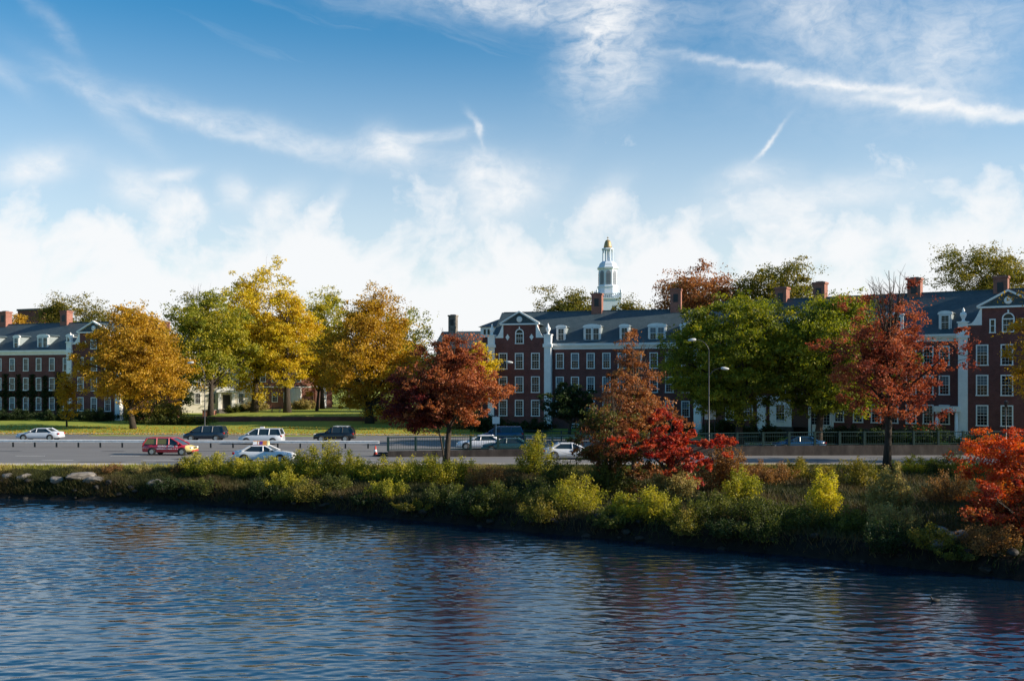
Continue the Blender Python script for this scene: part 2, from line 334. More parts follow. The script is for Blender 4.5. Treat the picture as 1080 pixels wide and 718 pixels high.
# ------------------------------------------------------------------ water
SLOPE = .086
m, t, bs = mat_new('river_water'); bs.inputs['Base Color'].default_value = (.003, .014, .030, 1); bs.inputs['Roughness'].default_value = .02; bs.inputs['IOR'].default_value = 2.5
tcn = t.nodes.new('ShaderNodeTexCoord')
def wn(scale, det, sx, sy, rot=0, rough=.5):
    mp = t.nodes.new('ShaderNodeMapping'); mp.inputs['Scale'].default_value = (sx, sy, 1); mp.inputs['Rotation'].default_value = (0, 0, R(rot)); t.links.new(tcn.outputs['Object'], mp.inputs[0])
    n = t.nodes.new('ShaderNodeTexNoise'); n.inputs['Scale'].default_value = scale; n.inputs['Detail'].default_value = det; n.inputs['Roughness'].default_value = rough; t.links.new(mp.outputs[0], n.inputs['Vector']); return n.outputs['Fac']
a1 = wn(2.4, 4, .55, 1.5, 6, .6); a2 = wn(.8, 3, .5, 1.5, -9); a3 = wn(.09, 2, 1, 1, 30)
calm = M('ADD', .55, M('MULTIPLY', a3, .9, T=t), T=t)
h = M('MULTIPLY', M('ADD', M('MULTIPLY', a1, .010, T=t), M('MULTIPLY', a2, .006, T=t), T=t), calm, T=t)
bp = t.nodes.new('ShaderNodeBump'); bp.inputs['Strength'].default_value = 1.0; bp.inputs['Distance'].default_value = 1.0; t.links.new(h, bp.inputs['Height']); t.links.new(bp.outputs[0], bs.inputs['Normal'])
WATER = m
wx = [-3000, -160, -60, -39.7, -23.8, -8.9, .6, 10.8, 19, 23.2, 60, 160, 600, 3000]
rw = np.random.default_rng(21); vx = np.linspace(-1, 1, 1000); VV = (np.linspace(0, 1, 820)**1.3)
WX, WV = np.meshgrid(vx, VV); WX = WX*(.56*(27+WV*50)+4); WY = 27+WV*(shore(WX)+.7-27); H = np.zeros_like(WX)
env = lambda f, p: .5+.5*np.sin(WX*f[0]+WY*f[1]+p)
patch = .42+1.1*env((.11, .16), 1)*env((-.07, .23), 2.2)+.35*env((.31, -.19), .4)*env((.17, .29), 3)
NW = 90
for i in range(NW):
    lam = .26*(1.35/.26)**rw.random(); kk = 2*math.pi/lam; th = math.pi/2+rw.normal()*.42; sl = SLOPE*math.sqrt(2/NW)
    g = .5+env((rw.normal()*.5, rw.normal()*.5), rw.random()*6)
    H += sl/kk*g*np.sin(kk*(math.cos(th)*WX+math.sin(th)*WY)+rw.random()*6.283)
H = H*patch*np.clip((shore(WX)+.2-WY)/3, .25, 1)
iw = np.arange(WX.size).reshape(WX.shape); QW = np.stack([iw[:-1, :-1], iw[:-1, 1:], iw[1:, 1:], iw[1:, :-1]], -1).reshape(-1, 4)
tag(npmesh('river_water', np.stack([WX, WY, -2+H], -1).reshape(-1, 3), QW, WATER, smooth=True), kind='structure')
for k_, (a_, c_) in enumerate(((wx[:1], 0),)):
    b = MB(); b.add([(-3000,-1500,-2.0),(3000,-1500,-2.0),(3000,27,-2.0),(-3000,27,-2.0),(-3000,27.001,-2.0),(-18.9,27.001,-2.0),(-46.8,80,-2.0),(-60,81.2,-2.0),(-3000,97,-2.0),(18.9,27.001,-2.0),(3000,27.001,-2.0),(3000,60,-2.0),(36,60,-2.0)], [(0,1,2,3),(4,5,6,7,8),(9,10,11,12)])
    tag(b.build('river_water', WATER), kind='structure')

# ------------------------------------------------------------------ foliage
def leafquads(P, size, rg, up=.4, aspect=.62):
    n = len(P); N = rg.normal(size=(n, 3)); N[:, 2] = N[:, 2]*(1-up)+up*1.2*np.sign(rg.random(n)-.15); N /= np.linalg.norm(N, axis=1)[:, None]
    A = np.cross(N, rg.normal(size=(n, 3))); A /= np.linalg.norm(A, axis=1)[:, None]; B = np.cross(N, A)
    s = size*(.6+.8*rg.random(n))[:, None]
    V = np.stack([P+A*s*.5, P+B*s*aspect*.5+N*s*.08, P-A*s*.5, P-B*s*aspect*.5+N*s*.08], 1).reshape(-1, 3)
    return V, np.arange(4*n).reshape(n, 4)
def crown_pts(rg, nclu, R3, shape, lump=.22, hollow=.45):
    """cluster centres in the unit crown, ragged outline"""
    out = []; ph = rg.random((7, 3))*6.28; fr = rg.normal(size=(7, 3))*2.6
    while len(out) < nclu:
        d = rg.normal(size=3); d /= np.linalg.norm(d); r = hollow+(1-hollow)*rg.random()**.55 if rg.random() < .86 else rg.random()*.6
        k = 1+lump*sum(math.sin(float(d@fr[i])*1.6+ph[i, 0]) for i in range(7))/2.6
        p = d*r*k; z = p[2]
        if shape == 'oval': w = 1
        elif shape == 'egg': w = 1.05-.50*max(z, 0)-.12*min(z, 0)*z
        elif shape == 'cone': w = .55*(1-z)+.15
        elif shape == 'dome': w = 1.0; p[2] = z if z > 0 else z*.6
        elif shape == 'vase': w = 1+.25*z
        p[0] *= w; p[1] *= w; out.append(p)
    return np.array(out)*np.array(R3)
def tree(name, label, px, D, crown_top, crown_bot, cw, mat, base_py=None, nclu=110, nleaf=14000, leaf=.3, shape='egg', seed=1, tr=.35, cxoff=0, depth=None, trunk_split=.0, cat='tree', group=None, lump=.22, csig=.13, sparse=1.0, z0=None, bare=0, bark=None, tintz=0.0, hollow=.45, upw=.55):
    leaf = leaf*.84; nleaf = int(nleaf*1.35); rg = np.random.default_rng(seed)
    b = gp(px, D); z0 = float(terr(b.x, b.y)) if z0 is None else z0
    root = empty(name, (b.x, b.y, z0), 0, label, cat, group)
    zt, zb = zz(crown_top, D)-z0, max(zz(crown_bot, D)-z0, .3); rz = (zt-zb)/2; zc = (zt+zb)/2; rx = cw*D/F/2; ry = depth or rx*.9
    cx = cxoff*D/F
    Cn = crown_pts(rg, nclu, (rx*.86, ry*.86, rz*.88), shape, lump, hollow)+np.array([cx, 0, zc])
    # branches
    tb = MB(); ft = zb+rz*.15
    n = 7; lean = rg.normal(size=2)*.02*zt
    tp = [Vector((lean[0]*math.sin(i/n*3)+cx*(i/n)**1.5*.8, lean[1]*(i/n), (zt*.86)*i/n)) for i in range(n+1)]; tp[0].z = -.3
    trr = [tr*(1.35 if i == 0 else 1)*(1-i/n)**.8+.02 for i in range(n+1)]
    tb.tube(tp, trr, 8)
    def along(h):
        k = min(max(h/(zt*.86)*n, 0), n-.001); i = int(k); return tp[i].lerp(tp[i+1], k-i), tr*(1-k/n)**.8+.02
    order = rg.permutation(nclu)[:int(min(nclu, 46))]
    for j in order:
        c = Vector(Cn[j]); hh = max(zb*.75+.1*zt, c.z-(.35+.25*rg.random())*math.hypot(c.x-cx, c.y)-rz*.15); hh = min(hh, zt*.8)
        a, ar = along(hh); mid = a.lerp(c, .5)+Vector((rg.normal()*.05*rx, rg.normal()*.05*rx, .06*rz+.03*rx))
        r0 = min(ar*.62, tr*.45)*(.6+.5*rg.random())
        tb.tube([a, a.lerp(mid, .5)+Vector((0, 0, -.01*rz)), mid, mid.lerp(c, .5)+Vector(rg.normal(size=3)*.03*rx), c], [r0, r0*.8, r0*.55, r0*.33, r0*.12], 5, False)
        for q in range(2):
            e = c+Vector(rg.normal(size=3)*csig*rx*1.2); tb.tube([mid.lerp(c, .4+.3*q), mid.lerp(e, .75), e], [r0*.3, r0*.2, r0*.07], 4, False)
    for j in range(bare):                # bare twigs that stand out of the crown top
        a0 = rg.random()*6.28; c = Vector((cx+math.cos(a0)*rx*.35*rg.random()+0.0, math.sin(a0)*ry*.4, zt*(.93+.1*rg.random())))
        a, ar = along(zt*.6); tb.tube([a, a.lerp(c, .5)+Vector(rg.normal(size=3)*.1), c], [.07, .04, .012], 4, False)
        for q in range(5):
            p = a.lerp(c, .55+.4*rg.random()); tb.tube([p, p+Vector((rg.normal()*.5, rg.normal()*.5, .5+.5*rg.random()))], [.018, .006], 3, False)
    tb.build('trunk', bark or BARK, root, smooth=True)
    # leaves
    wgt = .5+rg.random(nclu)**1.3; wgt /= wgt.sum(); cnt = (wgt*nleaf*sparse).astype(int)+1
    ci = np.repeat(np.arange(nclu), cnt); n = len(ci); crad = csig*(rx+rz)/2*(.6+.9*rg.random(nclu))
    # each cluster is a few small sprays, not one ball
    ns = 9; sub = rg.normal(size=(nclu, ns, 3))*np.array([1, 1, .6])*crad[:, None, None]
    si = rg.integers(0, ns, n); P = Cn[ci]+sub[ci, si]+rg.normal(size=(n, 3))*np.array([1, 1, .6])*(crad[ci]*.42)[:, None]
    P[:, 2] = np.maximum(P[:, 2], .25)
    ct = rg.random(nclu); tint = np.clip(.5+(ct[ci]-.5)*.55+(rg.random((nclu, ns))[ci, si]-.5)*.35+rg.normal(size=n)*.13+tintz*(P[:, 2]-zc)/rz*.5, 0.01, .99)
    V, Fq = leafquads(P, leaf, rg, upw)
    npmesh('crown', V, Fq, mat, root, tint)
    return root
L_OCHRE = leaf_mat('leaf_ochre', [(.18, .10, .012), (.36, .21, .02), (.52, .32, .03), (.48, .26, .02), (.34, .27, .035)])
L_GOLD = leaf_mat('leaf_gold', [(.27, .22, .02), (.48, .38, .03), (.66, .50, .035), (.62, .42, .025), (.50, .30, .02)])
L_YG = leaf_mat('leaf_yellow_green', [(.10, .12, .015), (.20, .22, .022), (.33, .31, .03), (.48, .38, .035), (.26, .23, .02)])
L_OLIVE = leaf_mat('leaf_olive', [(.045, .055, .010), (.10, .11, .016), (.18, .16, .022), (.27, .20, .03), (.14, .14, .02)])
L_GREEN = leaf_mat('leaf_green', [(.04, .055, .007), (.10, .125, .012), (.19, .215, .018), (.28, .28, .022), (.36, .31, .026)])
L_DGREEN = leaf_mat('leaf_dark_green', [(0.010, 0.024, 0.007), (0.019, 0.038, 0.009), (0.030, 0.051, 0.012), (0.043, 0.064, 0.015)])
L_RUST = leaf_mat('leaf_rust', [(.12, .030, .020), (.22, .060, .030), (.37, .11, .042), (.46, .17, .06), (.30, .12, .045)])
L_CRIM = leaf_mat('leaf_crimson', [(.10, .022, .016), (.20, .045, .026), (.34, .085, .042), (.46, .15, .065), (.22, .09, .04)])
L_RBROWN = leaf_mat('leaf_rust_brown', [(.10, .045, .02), (.20, .075, .03), (.34, .13, .045), (.44, .20, .07), (.20, .15, .04)])
L_RMIX = leaf_mat('leaf_red_mix', [(.14, .015, .014), (.28, .035, .020), (.46, .075, .028), (.20, .10, .03), (.36, .12, .03)])
L_MIX = leaf_mat('leaf_mix', [(.05, .08, .015), (.10, .11, .02), (.16, .08, .025), (.20, .05, .025), (.26, .12, .04)])
L_MAROON = leaf_mat('leaf_maroon', [(0.066, 0.011, 0.013), (0.121, 0.020, 0.019), (0.187, 0.039, 0.024), (0.242, 0.066, 0.033)])
L_RED = leaf_mat('leaf_red', [(.15, .014, .016), (.28, .028, .022), (.42, .055, .030), (.50, .10, .04), (.34, .08, .03)])
L_ORED = leaf_mat('leaf_orange_red', [(0.260, 0.030, 0.015), (0.450, 0.060, 0.020), (0.600, 0.100, 0.025), (0.660, 0.180, 0.030), (0.550, 0.240, 0.040)])
L_BROWN = leaf_mat('leaf_brown', [(0.110, 0.055, 0.022), (0.198, 0.099, 0.033), (0.286, 0.143, 0.044), (0.220, 0.132, 0.044)])
L_YEL = leaf_mat('leaf_yellow', [(0.300, 0.270, 0.020), (0.480, 0.420, 0.030), (0.620, 0.500, 0.040), (0.400, 0.400, 0.040)])
L_BUSH = leaf_mat('leaf_bush', [(.07, .085, .012), (.18, .19, .02), (.32, .31, .028), (.44, .37, .035), (.24, .20, .02)])
L_BUSHG = leaf_mat('leaf_bush_green', [(.022, .035, .010), (.055, .07, .014), (.10, .115, .018), (.17, .17, .025)])
L_PALE = leaf_mat('leaf_pale', [(0.143, 0.110, 0.044), (0.242, 0.209, 0.066), (0.374, 0.308, 0.099), (0.275, 0.176, 0.077)])

# ------------------------------------------------------------------ buildings
class Fac:
    """a facade line through pixel column px at distance D, turned by ang"""
    def __init__(s, px, D, ang): s.o = gp(px, D); s.a = R(ang); s.D = D
    def t(s, px, d=0.0):
        k = (px-540)/F; return (k*(s.o.y+d*math.cos(s.a))-s.o.x-d*math.sin(s.a))/(math.cos(s.a)+k*math.sin(s.a))
def lib_window(w, h, arched=False, seed=0, kind=0, rows=6, cols=3):
    """mesh parts of one sash window, centre at the origin, outside towards -y"""
    f = MB(); t = .13; hw, hh = w/2, h/2
    f.box(-hw, -hw+t, -.09, 0, -hh, hh); f.box(hw-t, hw, -.09, 0, -hh, hh); f.box(-hw+t, hw-t, -.09, 0, hh-t, hh); f.box(-hw-.04, hw+.04, -.14, -.001, -hh-.07, -hh+.06)
    f.box(-hw+t, hw-t, -.07, -.03, -.03, .03)
    for i in range(1, cols): x = -hw+t+(w-2*t)*i/cols; f.box(x-.009, x+.009, -.06, -.035, -hh+.06, hh-t)
    for i in range(1, rows):
        z = -hh+.06+(h-.06-t)*i/rows
        if abs(z) > .08: f.box(-hw+t, hw-t, -.058, -.036, z-.009, z+.009)
    if arched:
        n = 10; o_ = [(hw*math.cos(math.pi*i/n), hh+hw*math.sin(math.pi*i/n)) for i in range(n+1)]; q = [((hw-t)*math.cos(math.pi*i/n), hh+(hw-t)*math.sin(math.pi*i/n)) for i in range(n+1)]
        for i in range(n): f.prism([o_[i], o_[i+1], q[i+1], q[i]], -.09, -.002)
        f.box(-.08, .08, -.13, -.003, hh+hw-.06, hh+hw+.3)
    p = MB(); p.box(-hw+t, hw-t, -.025, -.005, -hh+.05, hh-t)
    if arched: p.prism([((hw-t)*math.cos(math.pi*i/8), hh-t+.001+(hw-t+.1)*math.sin(math.pi*i/8)) for i in range(9)], -.026, -.006)
    bl = MB(); bl.box(-hw+t, hw-t, -.031, -.027, .02 if kind != 2 else -hh*.4, hh-t)
    return f, p, bl
WLIB = {}
def window(parent, x, z, w=1.15, h=2.15, y=0.0, arched=False, name='window', rg=random, blindp=.42, cols=3, rows=6):
    key = (w, h, arched, cols, rows)
    if key not in WLIB:
        f, p, bl = lib_window(w, h, arched, cols=cols, rows=rows)
        fm, pm, bm = f.build('window', WP), p.build('pane', GLASS), bl.build('blind', BLIND)
        WLIB[key] = (fm.data, pm.data, bm.data)
        for q in (fm, pm, bm): bpy.data.objects.remove(q)
    d = WLIB[key]
    o = link(bpy.data.objects.new(name, d[0])); o.parent = parent; o.location = (x, y, z)
    g = link(bpy.data.objects.new('pane', d[1])); g.parent = o
    if rg.random() < blindp:
        q = link(bpy.data.objects.new('blind', d[2])); q.parent = o
        s = rg.choice((.45, .8, 1, 1, 1)); q.scale = (1, 1, s); q.location = (0, 0, (h/2-.13)*(1-s))
    return o
def chimney(name, parent, x, y, z0, z1, w=1.5, d=1.4, m=BRL):
    b = MB(); b.box(x-w/2, x+w/2, y-d/2, y+d/2, z0, z1-.25); b.box(x-w/2-.1, x+w/2+.1, y-d/2-.1, y+d/2+.1, z1-.25, z1)
    b.mi = 1; b.box(x-w*.22, x+w*.22, y-d/2-.03, y-d/2-.001, z1-1.9, z1-.75)
    b.box(x-w*.3, x+w*.3, y-d*.25, y+d*.25, z1+.001, z1+.12)
    return b.build(name, [m, DKMET], parent)
def dormer(parent, x, double=False, zb=12.75):
    w = 2.45 if double else 1.35; h = 1.85
    zb = zb; yb = .55
    b = MB(); b.prismx([(yb, zb-.15), (yb, zb+h), (yb+3.6, zb+h), (yb+.4, zb-.15)], x-w/2+.1, x+w/2-.1)
    b.mi = 1; n = 6
    arch = [(x-w/2-.12, zb+h)]+[(x+(w/2+.12)*math.cos(math.pi*(1-i/n)), zb+h+.12+(.36 if double else .30)*math.sin(math.pi*i/n)) for i in range(n+1)]+[(x+w/2+.12, zb+h)]
    b.prism(arch, yb-.12, yb+.1)
    b.box(x-w/2, x+w/2, yb-.08, yb-.002, zb-.2, zb+.0); b.box(x-w/2, x-w/2+.12, yb-.08, yb-.002, zb+.001, zb+h-.002); b.box(x+w/2-.12, x+w/2, yb-.08, yb-.002, zb+.001, zb+h-.002)
    b.mi = 2; arch2 = [(x+(w/2+.05)*math.cos(math.pi*(1-i/n)), zb+h+.14+(.33 if double else .27)*math.sin(math.pi*i/n)) for i in range(n+1)]
    b.prism(arch2, yb+.102, yb+4.1)
    o = b.build('dormer', [LEADG, WP, SLATE], parent)
    for xx in ((-.54, .54) if double else (0,)): window(o, x+xx, zb+h/2, 1.02, h-.1, yb-.085, rows=6, cols=2, name='window')
    return o
def hall(label, px, D, ang, x0px, x1px, wing, cols, dorm, chim, name='brick_hall', ridge=17.3, basement=(), depth=13, group=None, zg=None, skip=(), big=(), hipL=False, hipR=False):
    Fa = Fac(px, D, ang); o = Fa.o
    root = empty(name, (o.x, o.y, 0), -Fa.a, label, 'building', group)
    a, c = Fa.t(x0px), Fa.t(x1px); e0, e1 = 11.9, 12.35
    b = MB(); b.box(a, c, 0, depth, -1, e0); b.build('wall', BR, root)
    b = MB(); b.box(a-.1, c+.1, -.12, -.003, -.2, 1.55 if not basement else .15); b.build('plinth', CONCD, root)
    b = MB(); b.box(a-.25, c+.25, -.28, depth+.28, e0, e0+.2); b.box(a-.4, c+.4, -.45, depth+.45, e0+.2, e1)
    b.box(a, c, -.05, -.002, e0-.35, e0); b.build('cornice', WP, root)
    hl = 5.5 if hipL else 0; hr = 5.5 if hipR else 0
    b = MB(); ym = depth/2
    b.add([(a-.35,-.35,e1),(c+.35,-.35,e1),(c+.35,depth+.35,e1),(a-.35,depth+.35,e1),(a-.35+hl,ym,ridge),(c+.35-hr,ym,ridge)], [(0,1,5,4),(2,3,4,5),(1,2,5),(3,0,4),(3,2,1,0)])
    b.box(a+hl, c-hr, ym-.12, ym+.12, ridge-.1, ridge+.06)
    roof = b.build('roof', SLATE, root)
    for cp in chim: chimney('chimney', root, Fa.t(cp[0], ym), ym*cp[2] if len(cp) > 2 else ym, ridge-2.5, cp[1])
    for p in cols:
        x = Fa.t(p)
        for z in (3.35, 6.65, 9.95):
            if (p, z) in skip: continue
            window(root, x, z)
    for p in basement: window(root, Fa.t(p), .75, 1.15, .9, rows=2)
    for p, dbl in dorm: dormer(root, Fa.t(p), dbl)
    if wing:
        l, r_, wc, ya = wing['l'], wing['r'], wing['cols'], -.7
        xl, xr = Fa.t(l), Fa.t(r_); xm = (xl+xr)/2; hw = (xr-xl)/2; s = .58*hw
        b = MB(); b.prism([(xl,-1),(xr,-1),(xr,13.25),(xm+s,13.25),(xm+s,15.1),(xm-s,15.1),(xm-s,13.25),(xl,13.25)], ya, 1.2)
        g = b.build('gable_wall', BR, root)
        b = MB(); b.prism([(xm-s-.25,15.1),(xm+s+.25,15.1),(xm,16.75)], ya-.02, ym)
        b.build('gable_roof', SLATE, root)
        b = MB()
        b.box(xm-s-.4, xm+s+.4, ya-.25, ya-.022, 15.02, 15.22)
        for sg in (-1, 1): b.prism([(xm+sg*(s+.5), 15.1), (xm+sg*(s+.5), 15.32), (xm, 17.0), (xm, 16.76)][::sg], ya-.3, ya+.25)
        b.build('pediment', WP, root)
        b = MB(); b.lathe([(.42, 0), (.42, .1), (.28, .12)], 14); q = b.build('medallion', WP, root, True); q.rotation_euler = (R(90), 0, 0); q.location = (xm, ya-.03, 15.8)
        for sg in (-1, 1):      # scrolled white shoulders
            n = 7; pts = [(xm+sg*s, 13.2), (xm+sg*(hw-.45), 13.2)]
            for i in range(n+1):
                u = i/n; pts.append((xm+sg*((hw-.55)*(1-u)+(s+.12)*u), 13.35+1.75*(1-math.cos(u*math.pi/2))**1.1))
            pts.append((xm+sg*s, 15.1)); b = MB(); b.prism(pts[::-sg], ya-.06, ya+.4); b.build('scroll', WP, root)
            b = MB(); xp = xm+sg*hw
            b.box(xp-.48, xp+.48, ya-.28, ya+.6, -.3, 11.85); b.box(xp-.65, xp+.65, ya-.42, ya+.75, 11.85, 12.3); b.box(xp-.5, xp+.5, ya-.3, ya+.6, 12.302, 13.5); b.box(xp-.6, xp+.6, ya-.4, ya+.7, 13.5, 13.65); b.box(xp-.56, xp+.56, ya-.36, ya+.68, -.3, .6)
            b.build('pilaster', WP, root)
            b = MB(); b.lathe([(.34, 13.652), (.14, 13.8), (.16, 13.95), (.36, 14.35), (.33, 14.6), (.13, 14.7), (.17, 14.85), (.03, 15.2)], 10, xp, ya+.15); b.build('urn', WP, root, True)
        for p in wc:
            for z in (3.35, 6.65, 9.95): window(root, Fa.t(p), z, 1.25, 2.25, ya)
        window(root, xm, 13.25-.12, 1.25, 1.45, ya, arched=True, rows=3)
        for sg in (-1, 1):
            if wing.get('narrow'): window(root, xm+sg*1.55, 13.1, .62, 1.5, ya, cols=1, rows=1)
            else:
                b = MB(); cx_ = xm+sg*1.75; b.prism([(cx_, 12.85), (cx_+.3, 13.3), (cx_, 13.75), (cx_-.3, 13.3)], ya-.05, ya-.003); b.build('diamond', WP, root)
    return root, Fa
halls = 'brick residence halls facing the river'
HL, FL = hall('long brick hall with ivy and slate roof at the left edge behind the ochre tree', 77, 170.6, 20, -110, 135, {'l': 77, 'r': 128, 'cols': (88.5, 102.5, 117)},
     (-85, -71, -57, -43, -29, -15, -1, 13, 27.5, 41, 55, 69.5), ((-72, 1), (-42, 0), (-13, 1), (15, 0), (43, 1), (71, 0)), ((6, 19.6), (70, 19.4), (-80, 19.4)), group=None)
HA, FA_ = hall('brick hall with gabled end, white pilasters and two chimneys under the white cupola', 580, 144, 15, 519, 737, {'l': 520, 'r': 579, 'cols': (532, 549, 566)},
     (590.5, 606.5, 623, 639.7, 656, 672.5, 689.5, 706, 723), ((591, 0), (624, 1), (658, 0), (692.5, 1), (722, 0)), ((630, 19.8), (713, 20.2)), basement=(606.5, 639.7, 672.5))
HB, FB = hall('brick hall with a large white-pilastered gable at the right edge, partly behind the green trees', 1017, 113.7, 33, 737, 1160, {'l': 1017, 'r': 1114, 'cols': (1037, 1063, 1090), 'narrow': True},
     (752, 769.5, 789.5, 824, 845, 866, 885, 905, 924, 942, 961, 979, 996), ((770, 0), (800, 1), (835, 0), (870, 1), (905, 0), (940, 1), (996, 0)), ((825, 19.1), (865, 19.5), (965, 19.4), (1056, 19.1)), ridge=17.6,
     skip=((866, 3.35), (845, 3.35), (752, 3.35)))
# set-back link at the left end of the middle hall: white balustraded band under a hipped slate roof
xa, xb = FA_.t(498), FA_.t(519)
b = MB(); b.box(xa, xb, 5, 15, -1, 13.6); b.build('link_wall', BR, HA)
b = MB(); b.box(xa-.2, xb+3, 4.8, 15.2, 13.6, 15.1); b.mi = 1
for i in range(9): b.box(xa+.3+i*.6, xa+.62+i*.6, 4.76, 4.795, 14.0, 14.75)
b.build('attic_band', [WP, GLASS], HA)
b = MB(); b.add([(xa-.5,4.5,15.1),(xb+5,4.5,15.1),(xb+5,15.5,15.1),(xa-.5,15.5,15.1),(xa+4,10,17.5),(xb+5,10,17.5)], [(0,1,5,4),(2,3,4,5),(3,0,4),(1,2,5),(3,2,1,0)]); b.build('link_roof', SLATE, HA)
# ground floor of the right hall: pilasters, white panel, tall window, dark door recess
for p in (737, 804):
    x = FB.t(p); b = MB(); b.box(x-.5, x+.5, -.5, -.003, -.2, 5.0 if p == 804 else 11.8); b.box(x-.65, x+.65, -.65, -.15, 4.99 if p == 804 else 11.8, 5.3 if p == 804 else 12.1); b.build('pilaster', WP, HB)
x0_, x1_ = FB.t(812), FB.t(835); b = MB(); b.box(x0_, x1_, -.1, -.004, .5, 5.3); b.build('white_panel', WP, HB)
window(HB, (x0_+x1_)/2, 3.2, 1.25, 2.25, -.1)
x = FB.t(845); b = MB(); b.box(x-.9, x+.9, -.12, -.004, .2, 3.3); b.build('door', plain('door_paint', (.05, .02, .02), .5), HB)
x = FB.t(866); b = MB(); b.box(x-1.5, x+1.5, -.14, -.004, .5, 5.2); b.build('bay_surround', WP, HB); window(HB, x, 3.5, 2.4, 3.3, -.15, rows=8, cols=6, blindp=0)
b = MB()
for k in range(3): b.box(x-.9+k*.6, x-.55+k*.6, -.9, -.6, 0, 0.01)
# portico by the gable
x = FB.t(1001); b = MB(); b.box(x-1.3, x+1.3, -1.8, -.3, 3.7, 4.3)
b.build('porch_roof', WP, HB)
for sg in (-1, 1):
    b = MB(); b.lathe([(.22, 0), (.2, .3), (.16, 3.698)], 10, x+sg*1.0, -1.5); b.build('column', WP, HB, True)
# house chimney and slate roof behind the red tree
bo = gp(486, 178); root = empty('brick_house', (bo.x, bo.y, 0), R(-15), 'low brick house mostly hidden behind the red tree, only chimney and roof edge showing', 'house')
b = MB(); b.box(-4.5, 5, 0, 9, -1, 12.8); b.build('wall', BR, root)
b = MB(); b.prismx([(-.4, 12.8), (9.4, 12.8), (4.5, 16.0)], -5, 5.4); b.build('roof', SLATE, root)
chimney('chimney', root, -2.9, 4.5, 13, 18.9, 1.4, 1.2, STONE)
for x in (-3, -.5, 2, 4): 
    for z in (3.5, 7, 10.5): window(root, x, z)
# white house
bo = gp(218, 203); gz = float(terr(bo.x, bo.y)); root = empty('white_house', (bo.x, bo.y, gz), R(14), 'white stucco house with dark door between pilasters behind the yellow trees', 'house')
b = MB(); b.box(-9.2, 8.8, 0, 11, -1, 11.8); b.build('wall', WP2, root)
b = MB(); b.box(-9.6, 9.2, -.4, 11.4, 11.8, 12.2); b.build('cornice', WP, root)
b = MB(); b.prismx([(-.5, 12.2), (11.5, 12.2), (5.5, 15.5)], -9.8, 9.4); b.build('roof', SLATE, root)
chimney('chimney', root, -8.3, 5.5, 13, 18.2, 1.8, 1.5); chimney('chimney', root, 7.5, 5.5, 13, 17.5, 1.8, 1.5)
DOOR = plain('dark_door', (.02, .02, .022), .4)
b = MB(); b.box(3.1, 4.5, -.1, -.003, .9, 3.6); b.build('door', DOOR, root)
for x in (2.5, 5.1): b = MB(); b.box(x-.28, x+.28, -.7, -.004, 0, 4.1); b.build('pilaster', WP, root)
b = MB(); b.prism([(1.9, 4.1), (5.7, 4.1), (5.7, 4.5), (3.8, 5.3), (1.9, 4.5)], -.9, -.005); b.build('pediment', WP, root)
b = MB()
for k in range(4): b.box(2.4, 5.2, -1.2-.35*k, -.7-.35*k+.001*k, -.4, .8-.2*k)
b.build('steps', STONE, root)
for x in (-7.5, -5, -1.7, 1.2, 6.6):
    for z in (2.9, 6.2, 9.6): window(root, x, z, 1.2, 2.1)
window(root, 3.8, 7, 1.2, 2.1)
# brick houses to its right
for (px, D, w, lab, s) in ((300, 206, 11, 'red brick house with white windows behind the golden tree trunks', 1), (330, 214, 8, 'brick cottage with white bay in shade at the end of the lawn', 2)):
    bo = gp(px, D); gz = float(terr(bo.x, bo.y)); root = empty('brick_house', (bo.x, bo.y, gz), R(14), lab, 'house')
    b = MB(); b.box(-w/2, w/2, 0, 9, -1, 8.6); b.build('wall', BRL, root)
    b = MB(); b.prism([(-w/2-.4, 8.6), (w/2+.4, 8.6), (0, 12)], -.4, 9.4); b.build('roof', SLATE, root)
    b = MB(); b.box(-w/2-.05, w/2+.05, -.06, -.002, 4.3, 4.55); b.build('band', WP, root)
    for x in np.arange(-w/2+1.3, w/2-.5, 2.3):
        for z in (2.4, 6.4): window(root, float(x), z, 1.15, 1.9)
    b = MB(); b.lathe([(1.2, 0), (1.2, 4.2)], 8, w*.2, 0); b.build('bay', WP, root)
# block far left
bo = gp(32, 262); root = empty('brick_block', (bo.x, bo.y, 0), R(-25), 'plain flat-roofed brick block rising above the left roof between trees', 'building')
b = MB(); b.box(-4.6, 4.2, 0, 9, 0, 25.2); b.build('wall', BR, root); b = MB(); b.box(-4.8, 4.4, -.2, 9.2, 25.2, 25.7); b.build('parapet', DKMET, root)
b = MB(); b.box(1.0, 3.6, -1.5, -.02, 18, 21.8); b.build('penthouse', WP2, root)
# ------------------------------------------------------------------ cupola tower
D = 252; bo = gp(641, D); root = empty('bell_tower', (bo.x, bo.y, 0), 0, 'white octagonal bell tower with arched louvres and small gold dome above the roofs', 'tower')
k = D/F; WP_ = WP; WP = plain('tower_white_shade', (.58, .66, .76), .6, noise=.08); LOUV = plain('louvre', (.16, .19, .24), .6)  # cooler copy of the trim white, blue-grey shade put into its colour
def Z(py): return zz(py, D)
o8 = math.pi/8; q8 = 1/math.cos(o8)
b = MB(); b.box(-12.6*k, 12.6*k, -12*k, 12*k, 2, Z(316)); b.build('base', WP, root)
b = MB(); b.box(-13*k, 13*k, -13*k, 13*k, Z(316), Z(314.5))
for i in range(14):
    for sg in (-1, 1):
        u = (-12.2+i*1.88)*k; b.box(u, u+.8*k, sg*12.5*k-.15, sg*12.5*k+.15, Z(314.5)+.001, Z(310.8)); b.box(sg*12.5*k-.15, sg*12.5*k+.15, u, u+.8*k, Z(314.5)+.002, Z(310.8))
